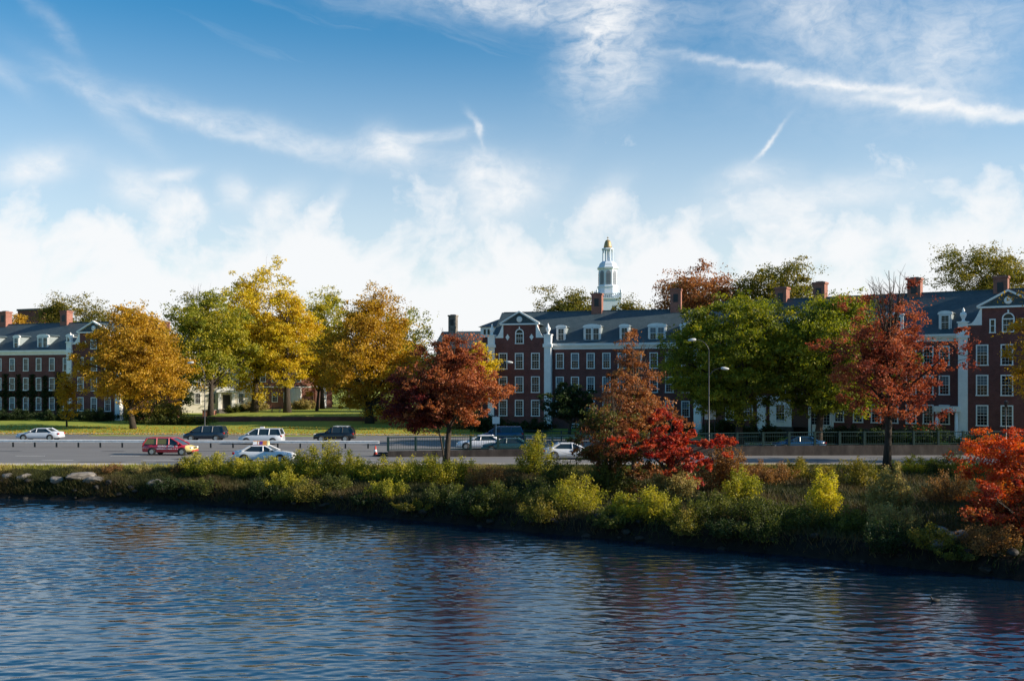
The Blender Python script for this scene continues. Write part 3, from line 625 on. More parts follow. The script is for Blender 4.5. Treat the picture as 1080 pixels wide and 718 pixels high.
for sg in (-1, 1): b.box(-12.9*k, 12.9*k, sg*12.5*k-.22, sg*12.5*k+.22, Z(310.8), Z(310.0)); b.box(sg*12.5*k-.21, sg*12.5*k+.21, -12*k, 12*k, Z(310.81), Z(310.02))
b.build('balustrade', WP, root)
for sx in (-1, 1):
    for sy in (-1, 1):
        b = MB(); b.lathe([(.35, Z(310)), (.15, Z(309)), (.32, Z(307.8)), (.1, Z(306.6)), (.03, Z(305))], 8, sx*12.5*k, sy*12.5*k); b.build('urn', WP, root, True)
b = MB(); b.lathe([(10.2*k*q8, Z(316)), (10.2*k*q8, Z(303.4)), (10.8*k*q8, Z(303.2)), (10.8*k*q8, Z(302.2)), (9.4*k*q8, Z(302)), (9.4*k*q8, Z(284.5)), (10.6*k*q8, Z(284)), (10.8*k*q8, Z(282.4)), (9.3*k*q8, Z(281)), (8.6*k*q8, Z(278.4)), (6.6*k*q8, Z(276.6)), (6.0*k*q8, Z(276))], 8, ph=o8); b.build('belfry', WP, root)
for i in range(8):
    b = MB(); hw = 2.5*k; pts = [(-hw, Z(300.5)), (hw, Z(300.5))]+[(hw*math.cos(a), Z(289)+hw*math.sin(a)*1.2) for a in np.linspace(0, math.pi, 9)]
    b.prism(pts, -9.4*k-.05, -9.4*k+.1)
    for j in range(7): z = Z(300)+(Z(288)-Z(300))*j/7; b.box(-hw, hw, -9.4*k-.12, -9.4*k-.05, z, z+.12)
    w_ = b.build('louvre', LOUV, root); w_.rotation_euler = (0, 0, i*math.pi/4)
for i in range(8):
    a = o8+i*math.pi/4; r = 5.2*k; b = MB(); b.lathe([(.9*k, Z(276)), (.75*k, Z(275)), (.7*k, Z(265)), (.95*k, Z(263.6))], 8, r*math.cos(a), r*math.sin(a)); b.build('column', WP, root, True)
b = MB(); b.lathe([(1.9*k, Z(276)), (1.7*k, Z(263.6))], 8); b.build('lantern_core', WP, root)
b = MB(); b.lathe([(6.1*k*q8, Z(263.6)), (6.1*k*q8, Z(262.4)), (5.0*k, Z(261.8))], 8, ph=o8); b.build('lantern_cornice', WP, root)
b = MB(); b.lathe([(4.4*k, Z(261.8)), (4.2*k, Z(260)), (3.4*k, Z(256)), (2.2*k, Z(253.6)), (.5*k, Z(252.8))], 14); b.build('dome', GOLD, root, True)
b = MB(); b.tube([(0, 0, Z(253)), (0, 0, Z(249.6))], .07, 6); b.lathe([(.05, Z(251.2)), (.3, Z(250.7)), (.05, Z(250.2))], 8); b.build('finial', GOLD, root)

WP = WP_
# ------------------------------------------------------------------ retaining wall and lawn furniture
WLAB = [('low brick retaining wall across the lawn below the white house', -52.5, -21.5)]
b = MB(); b.box(-52.5, -21.5, 163.2, 163.7, 0, 1.45); ob = b.build('retaining_wall', BR); tag(ob, WLAB[0][0], 'wall')
bo = gp(221, 178, 0); bo.z = float(terr(bo.x, bo.y)); b = MB(); b.box(-1, 1, -.8, .8, -.2, 1.1); b.mi = 1; b.box(-1.1, 1.1, -.9, .9, 1.1, 1.25); ob = b.build('brick_pier', [BRL, STONE]); ob.location = bo; tag(ob, 'short brick pier with stone cap beside the white house path', 'pier')
bo = gp(291, 182); bo.z = float(terr(bo.x, bo.y)); root = empty('park_bench', bo, R(-12), 'dark wooden park bench on the upper lawn between the golden trees', 'bench')
for nm, y0, y1, z0, z1 in (('seat', -.3, .15, .42, .48), ('backrest', .17, .22, .55, .95)):
    b = MB()
    for i in range(3):
        if nm == 'seat': b.box(-.9, .9, y0+i*.16, y0+i*.16+.12, z0, z1)
        else: b.box(-.9, .9, y0, y1, z0+i*.15, z0+i*.15+.11)
    b.build(nm, DKMET, root)
for sg in (-1, 1): b = MB(); b.box(sg*.75-.04, sg*.75+.04, -.3, -.22, -.05, .42); b.box(sg*.75-.04, sg*.75+.04, .14, .2, -.05, .95); b.box(sg*.75-.035, sg*.75+.035, -.3, .16, .62, .67); b.build('leg', DKMET, root)

# ------------------------------------------------------------------ guardrail, railing, walls
root = empty('guardrail', (0, 0, 0), 0, 'steel guardrail on dark posts along the median at left', 'guardrail')
ga, gb = Vector((-120, 114.5, 0)), gp(400, 107.5)
n = 44; d = (gb-ga)
ang = math.atan2(d.y, d.x); 
prof = [(-.02, .50), (-.10, .57), (-.03, .65), (-.10, .74), (-.02, .81), (.02, .81), (.02, .50)]
b = MB(); b.prismx(prof, 0, d.length); q = b.build('rail', STEEL, root); q.location = ga; q.rotation_euler = (0, 0, ang)
b = MB(); b.box(-.07, .07, .03, .18, -.1, .72); q0 = b.build('post', DKMET, root); q0.rotation_euler = (0, 0, ang)
for i in range(n):
    q = q0 if i == 0 else link(q0.copy()); q.parent = root; q.location = ga+d*((i+.5)/n)
# concrete wall carrying the green railing
RW = [gp(409, 95.5), gp(640, 96.5), gp(860, 97.5), gp(1120, 98.2)]
zt_ = [.55, .75, .95, 1.0]
b = MB()
for i in range(3):
    p, q = RW[i], RW[i+1]; h0, h1 = zt_[i], zt_[i+1]
    b.add([(p.x,p.y,-.1),(q.x,q.y,-.1),(q.x,q.y,h1),(p.x,p.y,h0),(p.x,p.y+.35,-.1),(q.x,q.y+.35,-.1),(q.x,q.y+.35,h1),(p.x,p.y+.35,h0)], [(0,1,2,3),(3,2,6,7),(5,4,7,6),(4,0,3,7),(1,5,6,2)])
tag(b.build('barrier_wall', CONCD), 'stained concrete wall coloured dark for shade below the green railing along the near roadway', 'wall')  # tree shade over the wall is put into its dark concrete colour
def railing(label, pts, zt, h, sp=2.35, group=None):
    root = empty('metal_railing', pts[0], 0, label, 'railing', group); o0 = pts[0]
    b = MB(); pk = MB(); P0 = None
    for i in range(len(pts)-1):
        p, q = pts[i]-o0, pts[i+1]-o0; y = Vector((0, .17, 0))
        for hh, r in ((h, .055), (h*.72, .025), (.12, .045)): b.tube([p+y+Vector((0, 0, zt[i]+hh)), q+y+Vector((0, 0, zt[i+1]+hh))], r, 6)
        n = max(1, int((q-p).length/sp)); m_ = int((q-p).length/.22)
        for j in range(n):
            u = j/n; c = p.lerp(q, u); z = zt[i]*(1-u)+zt[i+1]*u
            if P0 is None:
                s = MB(); s.box(-.10, .10, .07, .27, -.02, h+.08); P0 = s.build('post', GRNMET, root); o_ = P0
            else: o_ = link(P0.copy()); o_.parent = root
            o_.location = c+Vector((0, 0, z))
        for j in range(m_):
            u = (j+.5)/m_; c = p.lerp(q, u); z = zt[i]*(1-u)+zt[i+1]*u; pk.box(c.x-.012, c.x+.012, c.y+.16, c.y+.18, z+.12, z+h)
    b.build('rail', GRNMET, root); pk.build('pickets', GRNMET, root)
    return root
railing('green picket railing on the concrete wall along the near roadway', RW, zt_, 1.25)
railing('green railing on the far side of the roadway before the middle hall', [gp(552, 121), gp(720, 114), gp(800, 108)], [0, 0, 0], 1.25)
# red marker at the nose of the median
bo = gp(396, 97); root = empty('traffic_cone', (bo.x, bo.y, 0), 0, 'small red and white traffic cone where the green railing starts', 'traffic cone')
CR = plain('cone_red', (.5, .06, .04), .5)
b = MB(); b.box(-.25, .25, -.25, .25, 0, .05); b.build('foot', WDARK, root); b = MB(); b.lathe([(.2, .051), (.05, .95)], 12); b.build('cone', CR, root, True); b = MB(); b.lathe([(.158, .35), (.118, .6)], 12); b.build('collar', WP, root, True)
bo = gp(404, 96.5); root = empty('sandbag_pile', (bo.x, bo.y, 0), 0, 'dark low pile of sandbags beside the traffic cone', 'sandbags')
for i, (x, z) in enumerate(((-.45, .0), (0, .02), (.45, 0), (-.2, .2), (.25, .2))):
    b = MB(); b.lathe([(.05, 0), (.24, .03), (.26, .1), (.22, .17), (.05, .2)], 10); q = b.build('sandbag', WDARK, root, True); q.location = (x, 0, z); q.scale = (1.2, .8, 1)

# ------------------------------------------------------------------ lamps
def street_lamp(label, px, D, arms, ztop, z0=0.0, board=None):
    b0 = gp(px, D); root = empty('street_lamp', (b0.x, b0.y, z0), 0, label, 'street lamp')
    b = MB(); b.lathe([(.16, 0), (.13, .5), (.075, .6), (.042, ztop)], 8); b.build('pole', POLE, root, True)
    for (side, reach, zs, ze) in arms:
        pts = [Vector((side*reach*(1-math.cos(u)), 0, zs+(ze-zs)*math.sin(u))) for u in np.linspace(0, math.pi/2, 8)]
        b = MB(); b.tube(pts, .04, 6); b.build('arm', POLE, root, True)
        b = MB(); b.lathe([(.04, 0), (.13, .1), (.16, .4), (.1, .75), (.02, .85)], 10); q = b.build('lamp_head', LAMPH, root, True)
        q.location = pts[-1]+Vector((-side*.1, 0, 0)); q.rotation_euler = (0, R(side*96), 0)
    return root
street_lamp('tall grey street lamp with arm bent left beside the ochre tree and dark minivan', 216, 131, [(-1, 1.5, 7.5, 9.5)], 8.0)
street_lamp('grey street lamp with arm bent right in front of the middle hall gable', 521.5, 118, [(1, 1.4, 7.9, 9.3)], 8.4)
street_lamp('twin-armed street lamp before the big green tree', 747.7, 104, [(-1, 1.4, 10, 11.3), (1, 1.3, 7.3, 8.4)], 10.3)
b = MB(); b.box(-.42, .42, -.16, -.10, 2.2, 3.0); b.box(-.035, .035, -.1, -.03, 0, 3.1); o = b.build('notice_sign', [plain('white_sign', (.7, .7, .68), .5)]); o.location = gp(523.2, 117.4); tag(o, 'small white notice sign at the foot of the lamp before the middle hall', 'sign')
bo = gp(749, 112); root = empty('notice_board', (bo.x, bo.y, 0), 0, 'blank white notice board on posts before the right hall', 'notice board')
b = MB(); b.box(-.6, .6, -.05, .05, 2.9, 4.0); b.build('panel', plain('board_white', (.72, .73, .74), .5), root)
for sg in (-1, 1): b = MB(); b.box(sg*.5-.04, sg*.5+.04, .052, .12, 0, 4.0); b.build('post', DKMET, root)
for px, D, zt2, lab in ((1061, 101, 5.2, 'black lantern post in front of the right gable windows'), (856, 112, 5.0, 'thin black lantern post beside the tall ground floor window')):
    bo = gp(px, D); root = empty('lantern_post', (bo.x, bo.y, 0), 0, lab, 'lantern post')
    b = MB(); b.lathe([(.16, 0), (.12, .6), (.06, .7), (.05, zt2-.7)], 8); b.build('post', WDARK, root, True)
    b = MB(); b.lathe([(.12, zt2-.7), (.22, zt2-.2), (.24, zt2-.18), (.05, zt2)], 6); b.build('lantern', WDARK, root)
bo = gp(1079, 96); root = empty('road_sign', (bo.x, bo.y, 0), 0, 'small white road sign with red border at the right edge', 'sign')
b = MB(); b.lathe([(.3, 0), (.3, .03)], 20); q = b.build('disc', plain('sign_red', (.5, .05, .05), .5), root); q.rotation_euler = (R(90), 0, 0); q.location = (0, 0, .98)
b = MB(); b.lathe([(.22, .031), (.22, .04)], 20); q2 = b.build('face', WP, root); q2.rotation_euler = (R(90), 0, 0); q2.location = (0, 0, .98)
b = MB(); b.box(-.03, .03, .01, .06, 0, 1.2); b.build('post', STEEL, root)

# ------------------------------------------------------------------ vehicles
def paint(name, c, r=.25): 
    m, t, b = mat_new(name); b.inputs['Base Color'].default_value = (*c, 1); b.inputs['Roughness'].default_value = r; b.inputs['Coat Weight'].default_value = .5; b.inputs['Coat Roughness'].default_value = .05; return m
CG = plain('car_glass', (.02, .03, .035), .05, spec=.8)
KIND = {
 # L, W, body stations (x, zbot, ztop, halfwidth factor), glass base (x0,x1), roof (x0,x1), z belt, z roof
 'sedan': dict(L=5.2, W=1.9, st=[(-2.6,.45,.75,.86),(-2.52,.32,1.0,.93),(-1.8,.26,1.08,1),(-1.0,.24,1.03,1),(.9,.24,1.0,1),(1.6,.26,.95,.99),(2.35,.3,.82,.93),(2.55,.36,.68,.86),(2.6,.42,.6,.82)], g=(-1.75, 1.15), r=(-1.05, .28), zb=1.0, zr=1.46, wx=(-1.55, 1.6), wr=.34),
 'minivan': dict(L=4.9, W=1.92, st=[(-2.45,.45,.9,.9),(-2.4,.32,1.1,.96),(-1.6,.28,1.12,1),(0,.26,1.1,1),(1.3,.28,1.06,1),(1.9,.3,.98,.97),(2.3,.34,.84,.92),(2.45,.42,.68,.86)], g=(-2.38, 1.65), r=(-2.12, .62), zb=1.08, zr=1.76, wx=(-1.45, 1.5), wr=.34),
 'suv': dict(L=4.7, W=1.88, st=[(-2.35,.5,.9,.9),(-2.3,.38,1.12,.96),(-1.5,.34,1.14,1),(0,.32,1.12,1),(.9,.34,1.1,1),(1.7,.36,1.04,.98),(2.2,.4,.95,.93),(2.35,.5,.75,.88)], g=(-2.28, 1.0), r=(-2.0, .25), zb=1.1, zr=1.72, wx=(-1.35, 1.45), wr=.37),
}
KIND['mpv'] = dict(KIND['minivan'], zr=1.66, zb=1.02, st=[(-2.45,.45,.85,.9),(-2.4,.32,1.03,.96),(-1.6,.28,1.05,1),(0,.26,1.03,1),(1.2,.28,1.0,1),(1.8,.3,.92,.97),(2.25,.34,.78,.92),(2.45,.42,.62,.84)], g=(-2.38, 1.5), r=(-2.0, .35))
def car(label, px, D, kind, m, face=1, cat='car', glass=None, name='parked_car', yaw=0, hood=None, rearglass=None, group=None):
    K = KIND[kind]; bo = gp(px, D); root = empty(name, (bo.x, bo.y, .004), (0 if face > 0 else math.pi)+R(yaw), label, cat, group)
    hw = K['W']/2
    def sec(x, zb, zt, f):
        w = hw*f; zm = zb+(zt-zb)*.45
        return [(x,-w*.9,zb),(x,-w,zb+.12),(x,-w*1.0,zm),(x,-w*.97,zt-.12),(x,-w*.88,zt-.02),(x,-w*.45,zt+.02),(x,w*.45,zt+.02),(x,w*.88,zt-.02),(x,w*.97,zt-.12),(x,w,zm),(x,w,zb+.12),(x,w*.9,zb)]
    S = [sec(*s) for s in K['st']]; n = 12; b = MB()
    fs = [(i*n+j, (i+1)*n+j, (i+1)*n+(j+1) % n, i*n+(j+1) % n) for i in range(len(S)-1) for j in range(n)]
    b.add([v for s in S for v in s], fs+[tuple(range(n)), tuple((len(S)-1)*n+j for j in range(n-1, -1, -1))])
    if hood:
        for i, f in enumerate(b.f):
            xs_ = [b.v[k][0] for k in f]
            if min(xs_) >= 1.25: b.m[i] = 1
    b.build('body', [m]+([hood] if hood else []), root, True)
    # cabin: glass volume, roof panel and pillars
    g0, g1 = K['g']; r0, r1 = K['r']; zb, zr = K['zb'], K['zr']; wb, wr_ = hw*.93, hw*.74
    def hexa(b, e, zt0, ex=0):
        b.add([(g0+e,-wb,zb-.03),(g1-e,-wb,zb-.03),(g1-e,wb,zb-.03),(g0+e,wb,zb-.03),(r0+e,-wr_,zt0),(r1-e,-wr_,zt0),(r1-e,wr_,zt0),(r0+e,wr_,zt0)], [(3,2,1,0),(4,5,6,7),(0,1,5,4),(1,2,6,5),(2,3,7,6),(3,0,4,7)])
    b = MB(); hexa(b, .0, zr-.04); b.build('window_glass', glass or CG, root)
    b = MB()
    def P(x, z, sy, o=.012):     # point on cabin side
        u = (z-zb)/(zr-.04-zb); return Vector((x, sy*(wb*(1-u)+wr_*u+o), z))
    for sy in (-1, 1):
        x_at = lambda u, a, c: a*(1-u)+c*u
        bars = [((g1+.0, zb), (r1+.0, zr-.04), .05), ((g0, zb), (r0, zr-.04), .09 if kind == 'sedan' else .07)]
        mids = [(.10,)] if kind == 'sedan' else [(.2,), (-1.0,)]
        for mm in mids: bars.append(((mm[0], zb), (mm[0]-.05, zr-.04), .05))
        for (a_, za), (c_, zc), r in bars: b.tube([P(a_, za, sy), P(c_, zc, sy)], r, 4)
    # roof
    e = .04; rv = [(r0-.08,-wr_-.02,zr-.06),(r1+.08,-wr_-.02,zr-.06),(r1+.08,wr_+.02,zr-.06),(r0-.08,wr_+.02,zr-.06),(r0+.15,-wr_*.75,zr+.02),(r1-.15,-wr_*.75,zr+.02),(r1-.15,wr_*.75,zr+.02),(r0+.15,wr_*.75,zr+.02)]
    b.add(rv, [(3,2,1,0),(4,5,6,7),(0,1,5,4),(1,2,6,5),(2,3,7,6),(3,0,4,7)])
    b.build('roof', m, root)
    if rearglass:
        for sy in (-1, 1):
            b = MB(); xa_, xb_ = g0+.15, -.05; p = [P(xa_, zb+.04, sy, .016), P(xb_, zb+.04, sy, .016), P(xb_, zr-.12, sy, .016), P(xa_+.15, zr-.12, sy, .016)]
            b.add(p, [(0,1,2,3)]); b.build('rear_side_window', rearglass, root)
    # wheels
    wrd = K['wr']
    tb = MB(); tb.lathe([(wrd*.75, -.1), (wrd, -.08), (wrd, .08), (wrd*.75, .1)], 20); t0 = None
    for wx_ in K['wx']:
        for sy in (-1, 1):
            b = MB(); b.lathe([(wrd+.07, -.012), (wrd+.07, .012)], 20); q = b.build('wheel_arch', WDARK, root); q.rotation_euler = (R(90), 0, 0); q.location = (wx_, sy*(hw*.995), wrd+.02)
            if t0 is None:
                t0 = tb.build('wheel', TYRE, root, True); rb = MB(); rb.lathe([(wrd*.62, -.108), (wrd*.62, .108)], 16); rr = rb.build('rim', RIM, t0)
                w_ = t0
            else:
                w_ = copy_tree(t0); w_.parent = root
            w_.rotation_euler = (R(90), 0, 0); w_.location = (wx_, sy*(hw-.06), wrd)
    Lh = K['L']/2; zl = K['st'][-2][2]
    for sy in (-1, 1):
        b = MB(); b.box(Lh-.28, Lh-.03, sy*hw*.66-.2, sy*hw*.66+.2, zl-.14, zl+.02); b.build('headlight', CLR_L, root, bevel=.03)
        zt2 = K['st'][1][2]; b = MB(); b.box(-Lh+.0, -Lh+.2, sy*hw*.80-.14, sy*hw*.80+.14, zt2-.30, zt2-.08); b.build('taillight', RED_L, root, bevel=.03)
        b = MB(); b.box(g1-.45, g1-.3, sy*(hw+.02)-.1, sy*(hw+.02)+.1, zb+.02, zb+.16); b.build('mirror', m, root, bevel=.03)
    b = MB(); b.box(Lh-.12, Lh+.02, -hw*.8, hw*.8, .32, .5); b.build('front_bumper', m if kind != 'suv' else WDARK, root, bevel=.04)
    b = MB(); b.box(Lh-.07, Lh+.005, -hw*.4, hw*.4, zl-.16, zl-.02); b.build('grille', WDARK, root)
    b = MB(); b.box(-Lh-.03, -Lh+.12, -hw*.85, hw*.85, .36, .55); b.build('rear_bumper', m if kind != 'suv' else WDARK, root, bevel=.04)
    return root, K
WHT = paint('paint_white', (.72, .73, .76)); SLV = paint('paint_silver', (.50, .54, .60)); NAVY = paint('paint_navy', (.012, .022, .04)); BLK = paint('paint_black', (.010, .011, .014), .15)
CRIM = paint('paint_crimson', (.46, .03, .05)); CREAM = paint('paint_cream', (.80, .62, .22)); TEAL = paint('paint_teal', (.02, .06, .07)); BLUE = paint('paint_blue', (.015, .06, .14))
car('silver white sedan driving left on the far roadway at the left edge', 42.5, 123, 'sedan', SLV, -1, name='sedan_car')
rv, K = car('crimson minivan with cream bonnet and olive rear windows driving right', 180, 98.5, 'mpv', CRIM, 1, cat='minivan', name='minivan', hood=CREAM, rearglass=plain('olive_film', (.16, .15, .05), .3), yaw=-5)
b = MB()                         # two rows of lettering too small to read
rgx = random.Random(4); x = -.95
for z, h in ((.80, .17), (.58, .09)):
    x = -.95
    while x < 1.05:
        w_ = rgx.uniform(.07, .15)
        if rgx.random() > .15 and not (-.02 < x < .12): b = MB(); b.box(x, x+w_*.75, -.975, -.963, z, z+h*rgx.uniform(.8, 1)); b.build('letter', WP, rv)
        x += w_
car('dark navy minivan driving left on the far roadway by the lawn', 217, 122, 'minivan', NAVY, -1, cat='minivan', name='minivan')
tv, K = car('white taxi sedan with coloured advertising sign on its roof', 279, 89.5, 'sedan', WHT, 1, cat='taxi', name='taxi', yaw=-2)
b = MB(); b.prismx([(-.22, 1.49), (.22, 1.49), (.04, 1.86), (-.04, 1.86)], -1.0, .25); rs = b.build('roof_sign', plain('sign_orange', (.6, .24, .05), .4), tv)
b = MB()
def signq(x0, x1, z0, z1, off=.006):
    y = lambda z: -.22+(z-1.49)*.18/.37-off
    b.add([(x0, y(z0), z0), (x1, y(z0), z0), (x1, y(z1), z1), (x0, y(z1), z1)], [(0,1,2,3)])
signq(-.98, -.62, 1.54, 1.80); signq(-.55, -.45, 1.55, 1.8); b.build('sign_letters', WP, rs)
b = MB(); signq(-.40, -.12, 1.53, 1.81, .008); signq(-.95, -.5, 1.50, 1.54, .008); b.build('sign_picture', plain('sign_purple', (.12, .04, .25), .4), rs)
b = MB(); b.prismx([(-.225, 1.488), (.225, 1.488), (.045, 1.865), (-.045, 1.865)], .251, .40); b.build('sign_end', plain('sign_yellow', (.75, .7, .4), .4), rs)
sv_, K = car('silver white minivan driving left beside the taxi', 276, 115.5, 'minivan', SLV, -1, cat='minivan', name='minivan')
b = MB(); b.box(-.3, .15, -.15, .15, 1.79, 1.95); b.build('roof_light', CLR_L, sv_)
bv, K = car('black estate car with roof rack driving left before the brick wall', 353, 120, 'suv', BLK, -1, name='estate_car')
b = MB()
for sg in (-1, 1): b.box(-1.8, .1, sg*.55-.02, sg*.55+.02, 1.80, 1.84)
for x in (-1.5, -.4): b.box(x, x+.05, -.57, .57, 1.76, 1.80)
b.build('roof_rack', STEEL, bv)
car('white sedan behind the green railing next to the teal car', 508, 106.5, 'sedan', WHT, -1, name='sedan_car')
car('dark teal sedan behind the green railing overlapping the white one', 535, 101.5, 'sedan', TEAL, -1, name='sedan_car')
car('dark blue minivan parked on the far side under the lamp before the middle hall', 530, 121, 'minivan', BLUE, -1, cat='minivan', name='minivan')
car('white sedan on the near roadway half hidden by yellow-green shrub and red maple', 602, 93.2, 'sedan', WHT, 1, name='sedan_car')
car('dark blue sedan behind the green railing near the right hall', 842, 104, 'sedan', BLUE, -1, name='sedan_car')

# ------------------------------------------------------------------ trees
tree('ochre_maple', 'broad ochre maple with round crown on the left lawn before the brick hall', 141, 146, 316, 440, 120, L_OCHRE, nclu=230, nleaf=46000, leaf=.33, shape='egg', seed=11, tr=.40, lump=.10, csig=.085, hollow=.5)
tree('young_tree', 'small ochre sapling standing left of the big ochre maple', 70.5, 150, 392, 440, 24, L_OCHRE, nclu=40, nleaf=3800, leaf=.28, seed=12, tr=.12, shape='egg', csig=.16)
tree('green_tree', 'yellow-green tree with dark trunk before the white house', 222, 172, 303, 418, 92, L_YG, nclu=150, nleaf=30000, leaf=.38, seed=13, tr=.45, shape='oval', csig=.10, lump=.25)
tree('golden_tree', 'tallest golden tree in the middle of the left grove', 268, 184, 282, 412, 104, L_GOLD, nclu=170, nleaf=32000, leaf=.40, seed=14, tr=.6, shape='oval', csig=.10, lump=.25, tintz=-.2)
tree('golden_tree', 'deep golden tree with split trunk right of the tallest golden one', 303, 180, 306, 410, 74, L_GOLD, nclu=120, nleaf=22000, leaf=.38, seed=15, tr=.6, shape='oval', csig=.11, tintz=.3)
tree('green_tree', 'yellow-green crown between the golden tree and the ochre one', 340, 205, 303, 405, 56, L_YG, nclu=110, nleaf=16000, leaf=.42, seed=16, tr=.4, shape='oval', csig=.11, cxoff=4)
tree('golden_tree', 'orange-brown tree with thin pale trunk at the end of the upper lawn', 334, 188, 345, 418, 44, L_OCHRE, nclu=70, nleaf=9000, leaf=.38, seed=17, tr=.25, shape='oval', csig=.13)
tree('ochre_maple', 'large ochre-olive tree left of the front red maple', 390, 158, 305, 440, 112, L_OCHRE, nclu=220, nleaf=42000, leaf=.36, seed=18, tr=.6, shape='egg', lump=.16, csig=.09)
tree('green_tree', 'green crown peeping out right of the large ochre-olive tree', 424, 185, 322, 420, 62, L_YG, nclu=100, nleaf=14000, leaf=.4, seed=19, tr=.4, shape='oval', csig=.12)
tree('yellow_tree', 'small bright yellow tree beside the middle hall left corner', 507, 142, 355, 420, 34, L_GOLD, nclu=60, nleaf=7000, leaf=.3, seed=20, tr=.2, shape='oval', csig=.14)
tree('red_maple', 'front red maple by the roadside left of the middle hall', 470.5, 82.4, 344, 462, 122, L_RUST, nclu=150, nleaf=26000, leaf=.21, seed=121, tr=.24, shape='egg', lump=.38, csig=.075, cxoff=8, hollow=.3, bare=5)
tree('maroon_tree', 'low dark maroon tree half behind the front red maple on its left', 468.5, 83.2, 388, 468, 84, L_MAROON, nclu=90, nleaf=13000, leaf=.21, seed=22, tr=.06, shape='dome', csig=.11, cxoff=-28)
tree('dark_tree', 'dark green small tree in the shade before the middle hall', 600, 132, 405, 450, 62, L_DGREEN, nclu=80, nleaf=11000, leaf=.3, seed=23, tr=.2, shape='oval', csig=.12)
tree('rusty_tree', 'slender rust-coloured tree rising above the bright red maple', 668, 74, 366, 490, 122, L_RBROWN, nclu=130, nleaf=18000, leaf=.19, seed=224, tr=.15, shape='egg', lump=.55, csig=.075, hollow=.2, bare=12, cxoff=4, z0=-.6)
tree('red_maple', 'low bright red maple on the bank in the middle of the picture', 700, 66, 432, 508, 96, L_RED, nclu=95, nleaf=15000, leaf=.18, seed=25, tr=.13, shape='oval', lump=.7, csig=.07, z0=-1.0, cxoff=10)
tree('mixed_tree', 'brown-green small tree left of the low bright red maple', 648, 69, 420, 520, 104, L_MIX, nclu=120, nleaf=17000, leaf=.19, seed=125, tr=.10, shape='oval', lump=.45, csig=.09, z0=-1.0, bare=8)
tree('green_tree', 'big rounded green tree behind the twin-armed lamp', 780, 112, 304, 448, 168, L_GREEN, nclu=380, nleaf=80000, leaf=.27, seed=26, tr=.42, shape='oval', lump=.10, csig=.07, cxoff=-5)
tree('green_tree', 'second green tree behind the dark red roadside maple', 862, 110, 306, 448, 156, L_GREEN, nclu=340, nleaf=70000, leaf=.27, seed=27, tr=.42, shape='egg', lump=.18, csig=.085, cxoff=15)
tree('red_maple', 'dark red maple on a straight trunk at the right roadside', 935, 79.5, 292, 452, 146, L_CRIM, nclu=150, nleaf=23000, leaf=.20, seed=38, tr=.30, shape='vase', lump=.40, csig=.07, hollow=.3, bare=26)
tree('orange_maple', 'bright orange-red maple leaning in at the right edge on the bank', 1092, 53, 436, 650, 172, L_ORED, nclu=170, nleaf=36000, leaf=.15, seed=29, tr=.14, shape='oval', lump=.5, csig=.07, z0=-1.2, cxoff=0, hollow=.3)
tree('red_maple', 'low deep red maple at the right edge overhanging the water', 1085, 49.5, 500, 640, 150, L_RMIX, nclu=130, nleaf=24000, leaf=.15, seed=229, tr=.10, shape='dome', lump=.5, csig=.075, z0=-1.3, hollow=.3)
tree('orange_tree', 'orange crown cut by the right edge before the gable', 1112, 88, 262, 440, 92, L_OCHRE, nclu=120, nleaf=17000, leaf=.24, seed=30, tr=.3, shape='oval', csig=.11)
# trees behind the roofs
tree('background_tree', 'ochre-green crown behind the middle roof left of the bell tower', 600, 200, 303, 380, 70, L_OLIVE, nclu=170, nleaf=24000, leaf=.4, seed=31, tr=.4, shape='oval', csig=.14)
tree('background_tree', 'low ochre crown behind the roof right of the bell tower', 668, 205, 314, 380, 60, L_OLIVE, nclu=120, nleaf=15000, leaf=.4, seed=32, tr=.4, shape='oval', csig=.14)
tree('background_tree', 'rust-orange tree behind the roof right of the second chimney', 738, 180, 281, 370, 106, L_RBROWN, nclu=190, nleaf=26000, leaf=.4, seed=33, tr=.4, shape='dome', csig=.12)
tree('background_tree', 'dark green tree rising behind the big green tree', 817, 175, 275, 360, 88, L_OLIVE, nclu=190, nleaf=26000, leaf=.38, seed=34, tr=.4, shape='oval', csig=.13)
tree('background_tree', 'tall loose olive tree behind the right hall roof', 1040, 168, 257, 350, 128, L_OLIVE, nclu=190, nleaf=26000, leaf=.34, seed=35, tr=.5, shape='oval', lump=.25, csig=.11, bare=4)
tree('poplar_tree', 'narrow green poplar above the left roof', 60, 235, 309, 380, 40, L_OLIVE, nclu=110, nleaf=13000, leaf=.42, seed=36, tr=.4, shape='cone', csig=.18)
tree('background_tree', 'grey-green tree above the left roof right of the poplar', 92, 232, 316, 380, 60, L_OLIVE, nclu=120, nleaf=15000, leaf=.42, seed=37, tr=.4, shape='oval', csig=.16)
tree('background_tree', 'small ochre crown beside the left chimney above the roof', 20, 225, 327, 370, 20, L_OCHRE, nclu=40, nleaf=3500, leaf=.42, seed=39, tr=.3, shape='oval', csig=.2)
tree('background_tree', 'rust crown peeping between ochre maple and green tree', 163, 240, 328, 390, 40, L_OCHRE, nclu=60, nleaf=7000, leaf=.42, seed=40, tr=.3, shape='oval', csig=.16)
tree('background_tree', 'bare-topped grey tree behind the yellow-green tree', 205, 215, 300, 380, 44, L_OLIVE, nclu=60, nleaf=4500, leaf=.4, seed=41, tr=.3, shape='oval', csig=.15, bare=12)
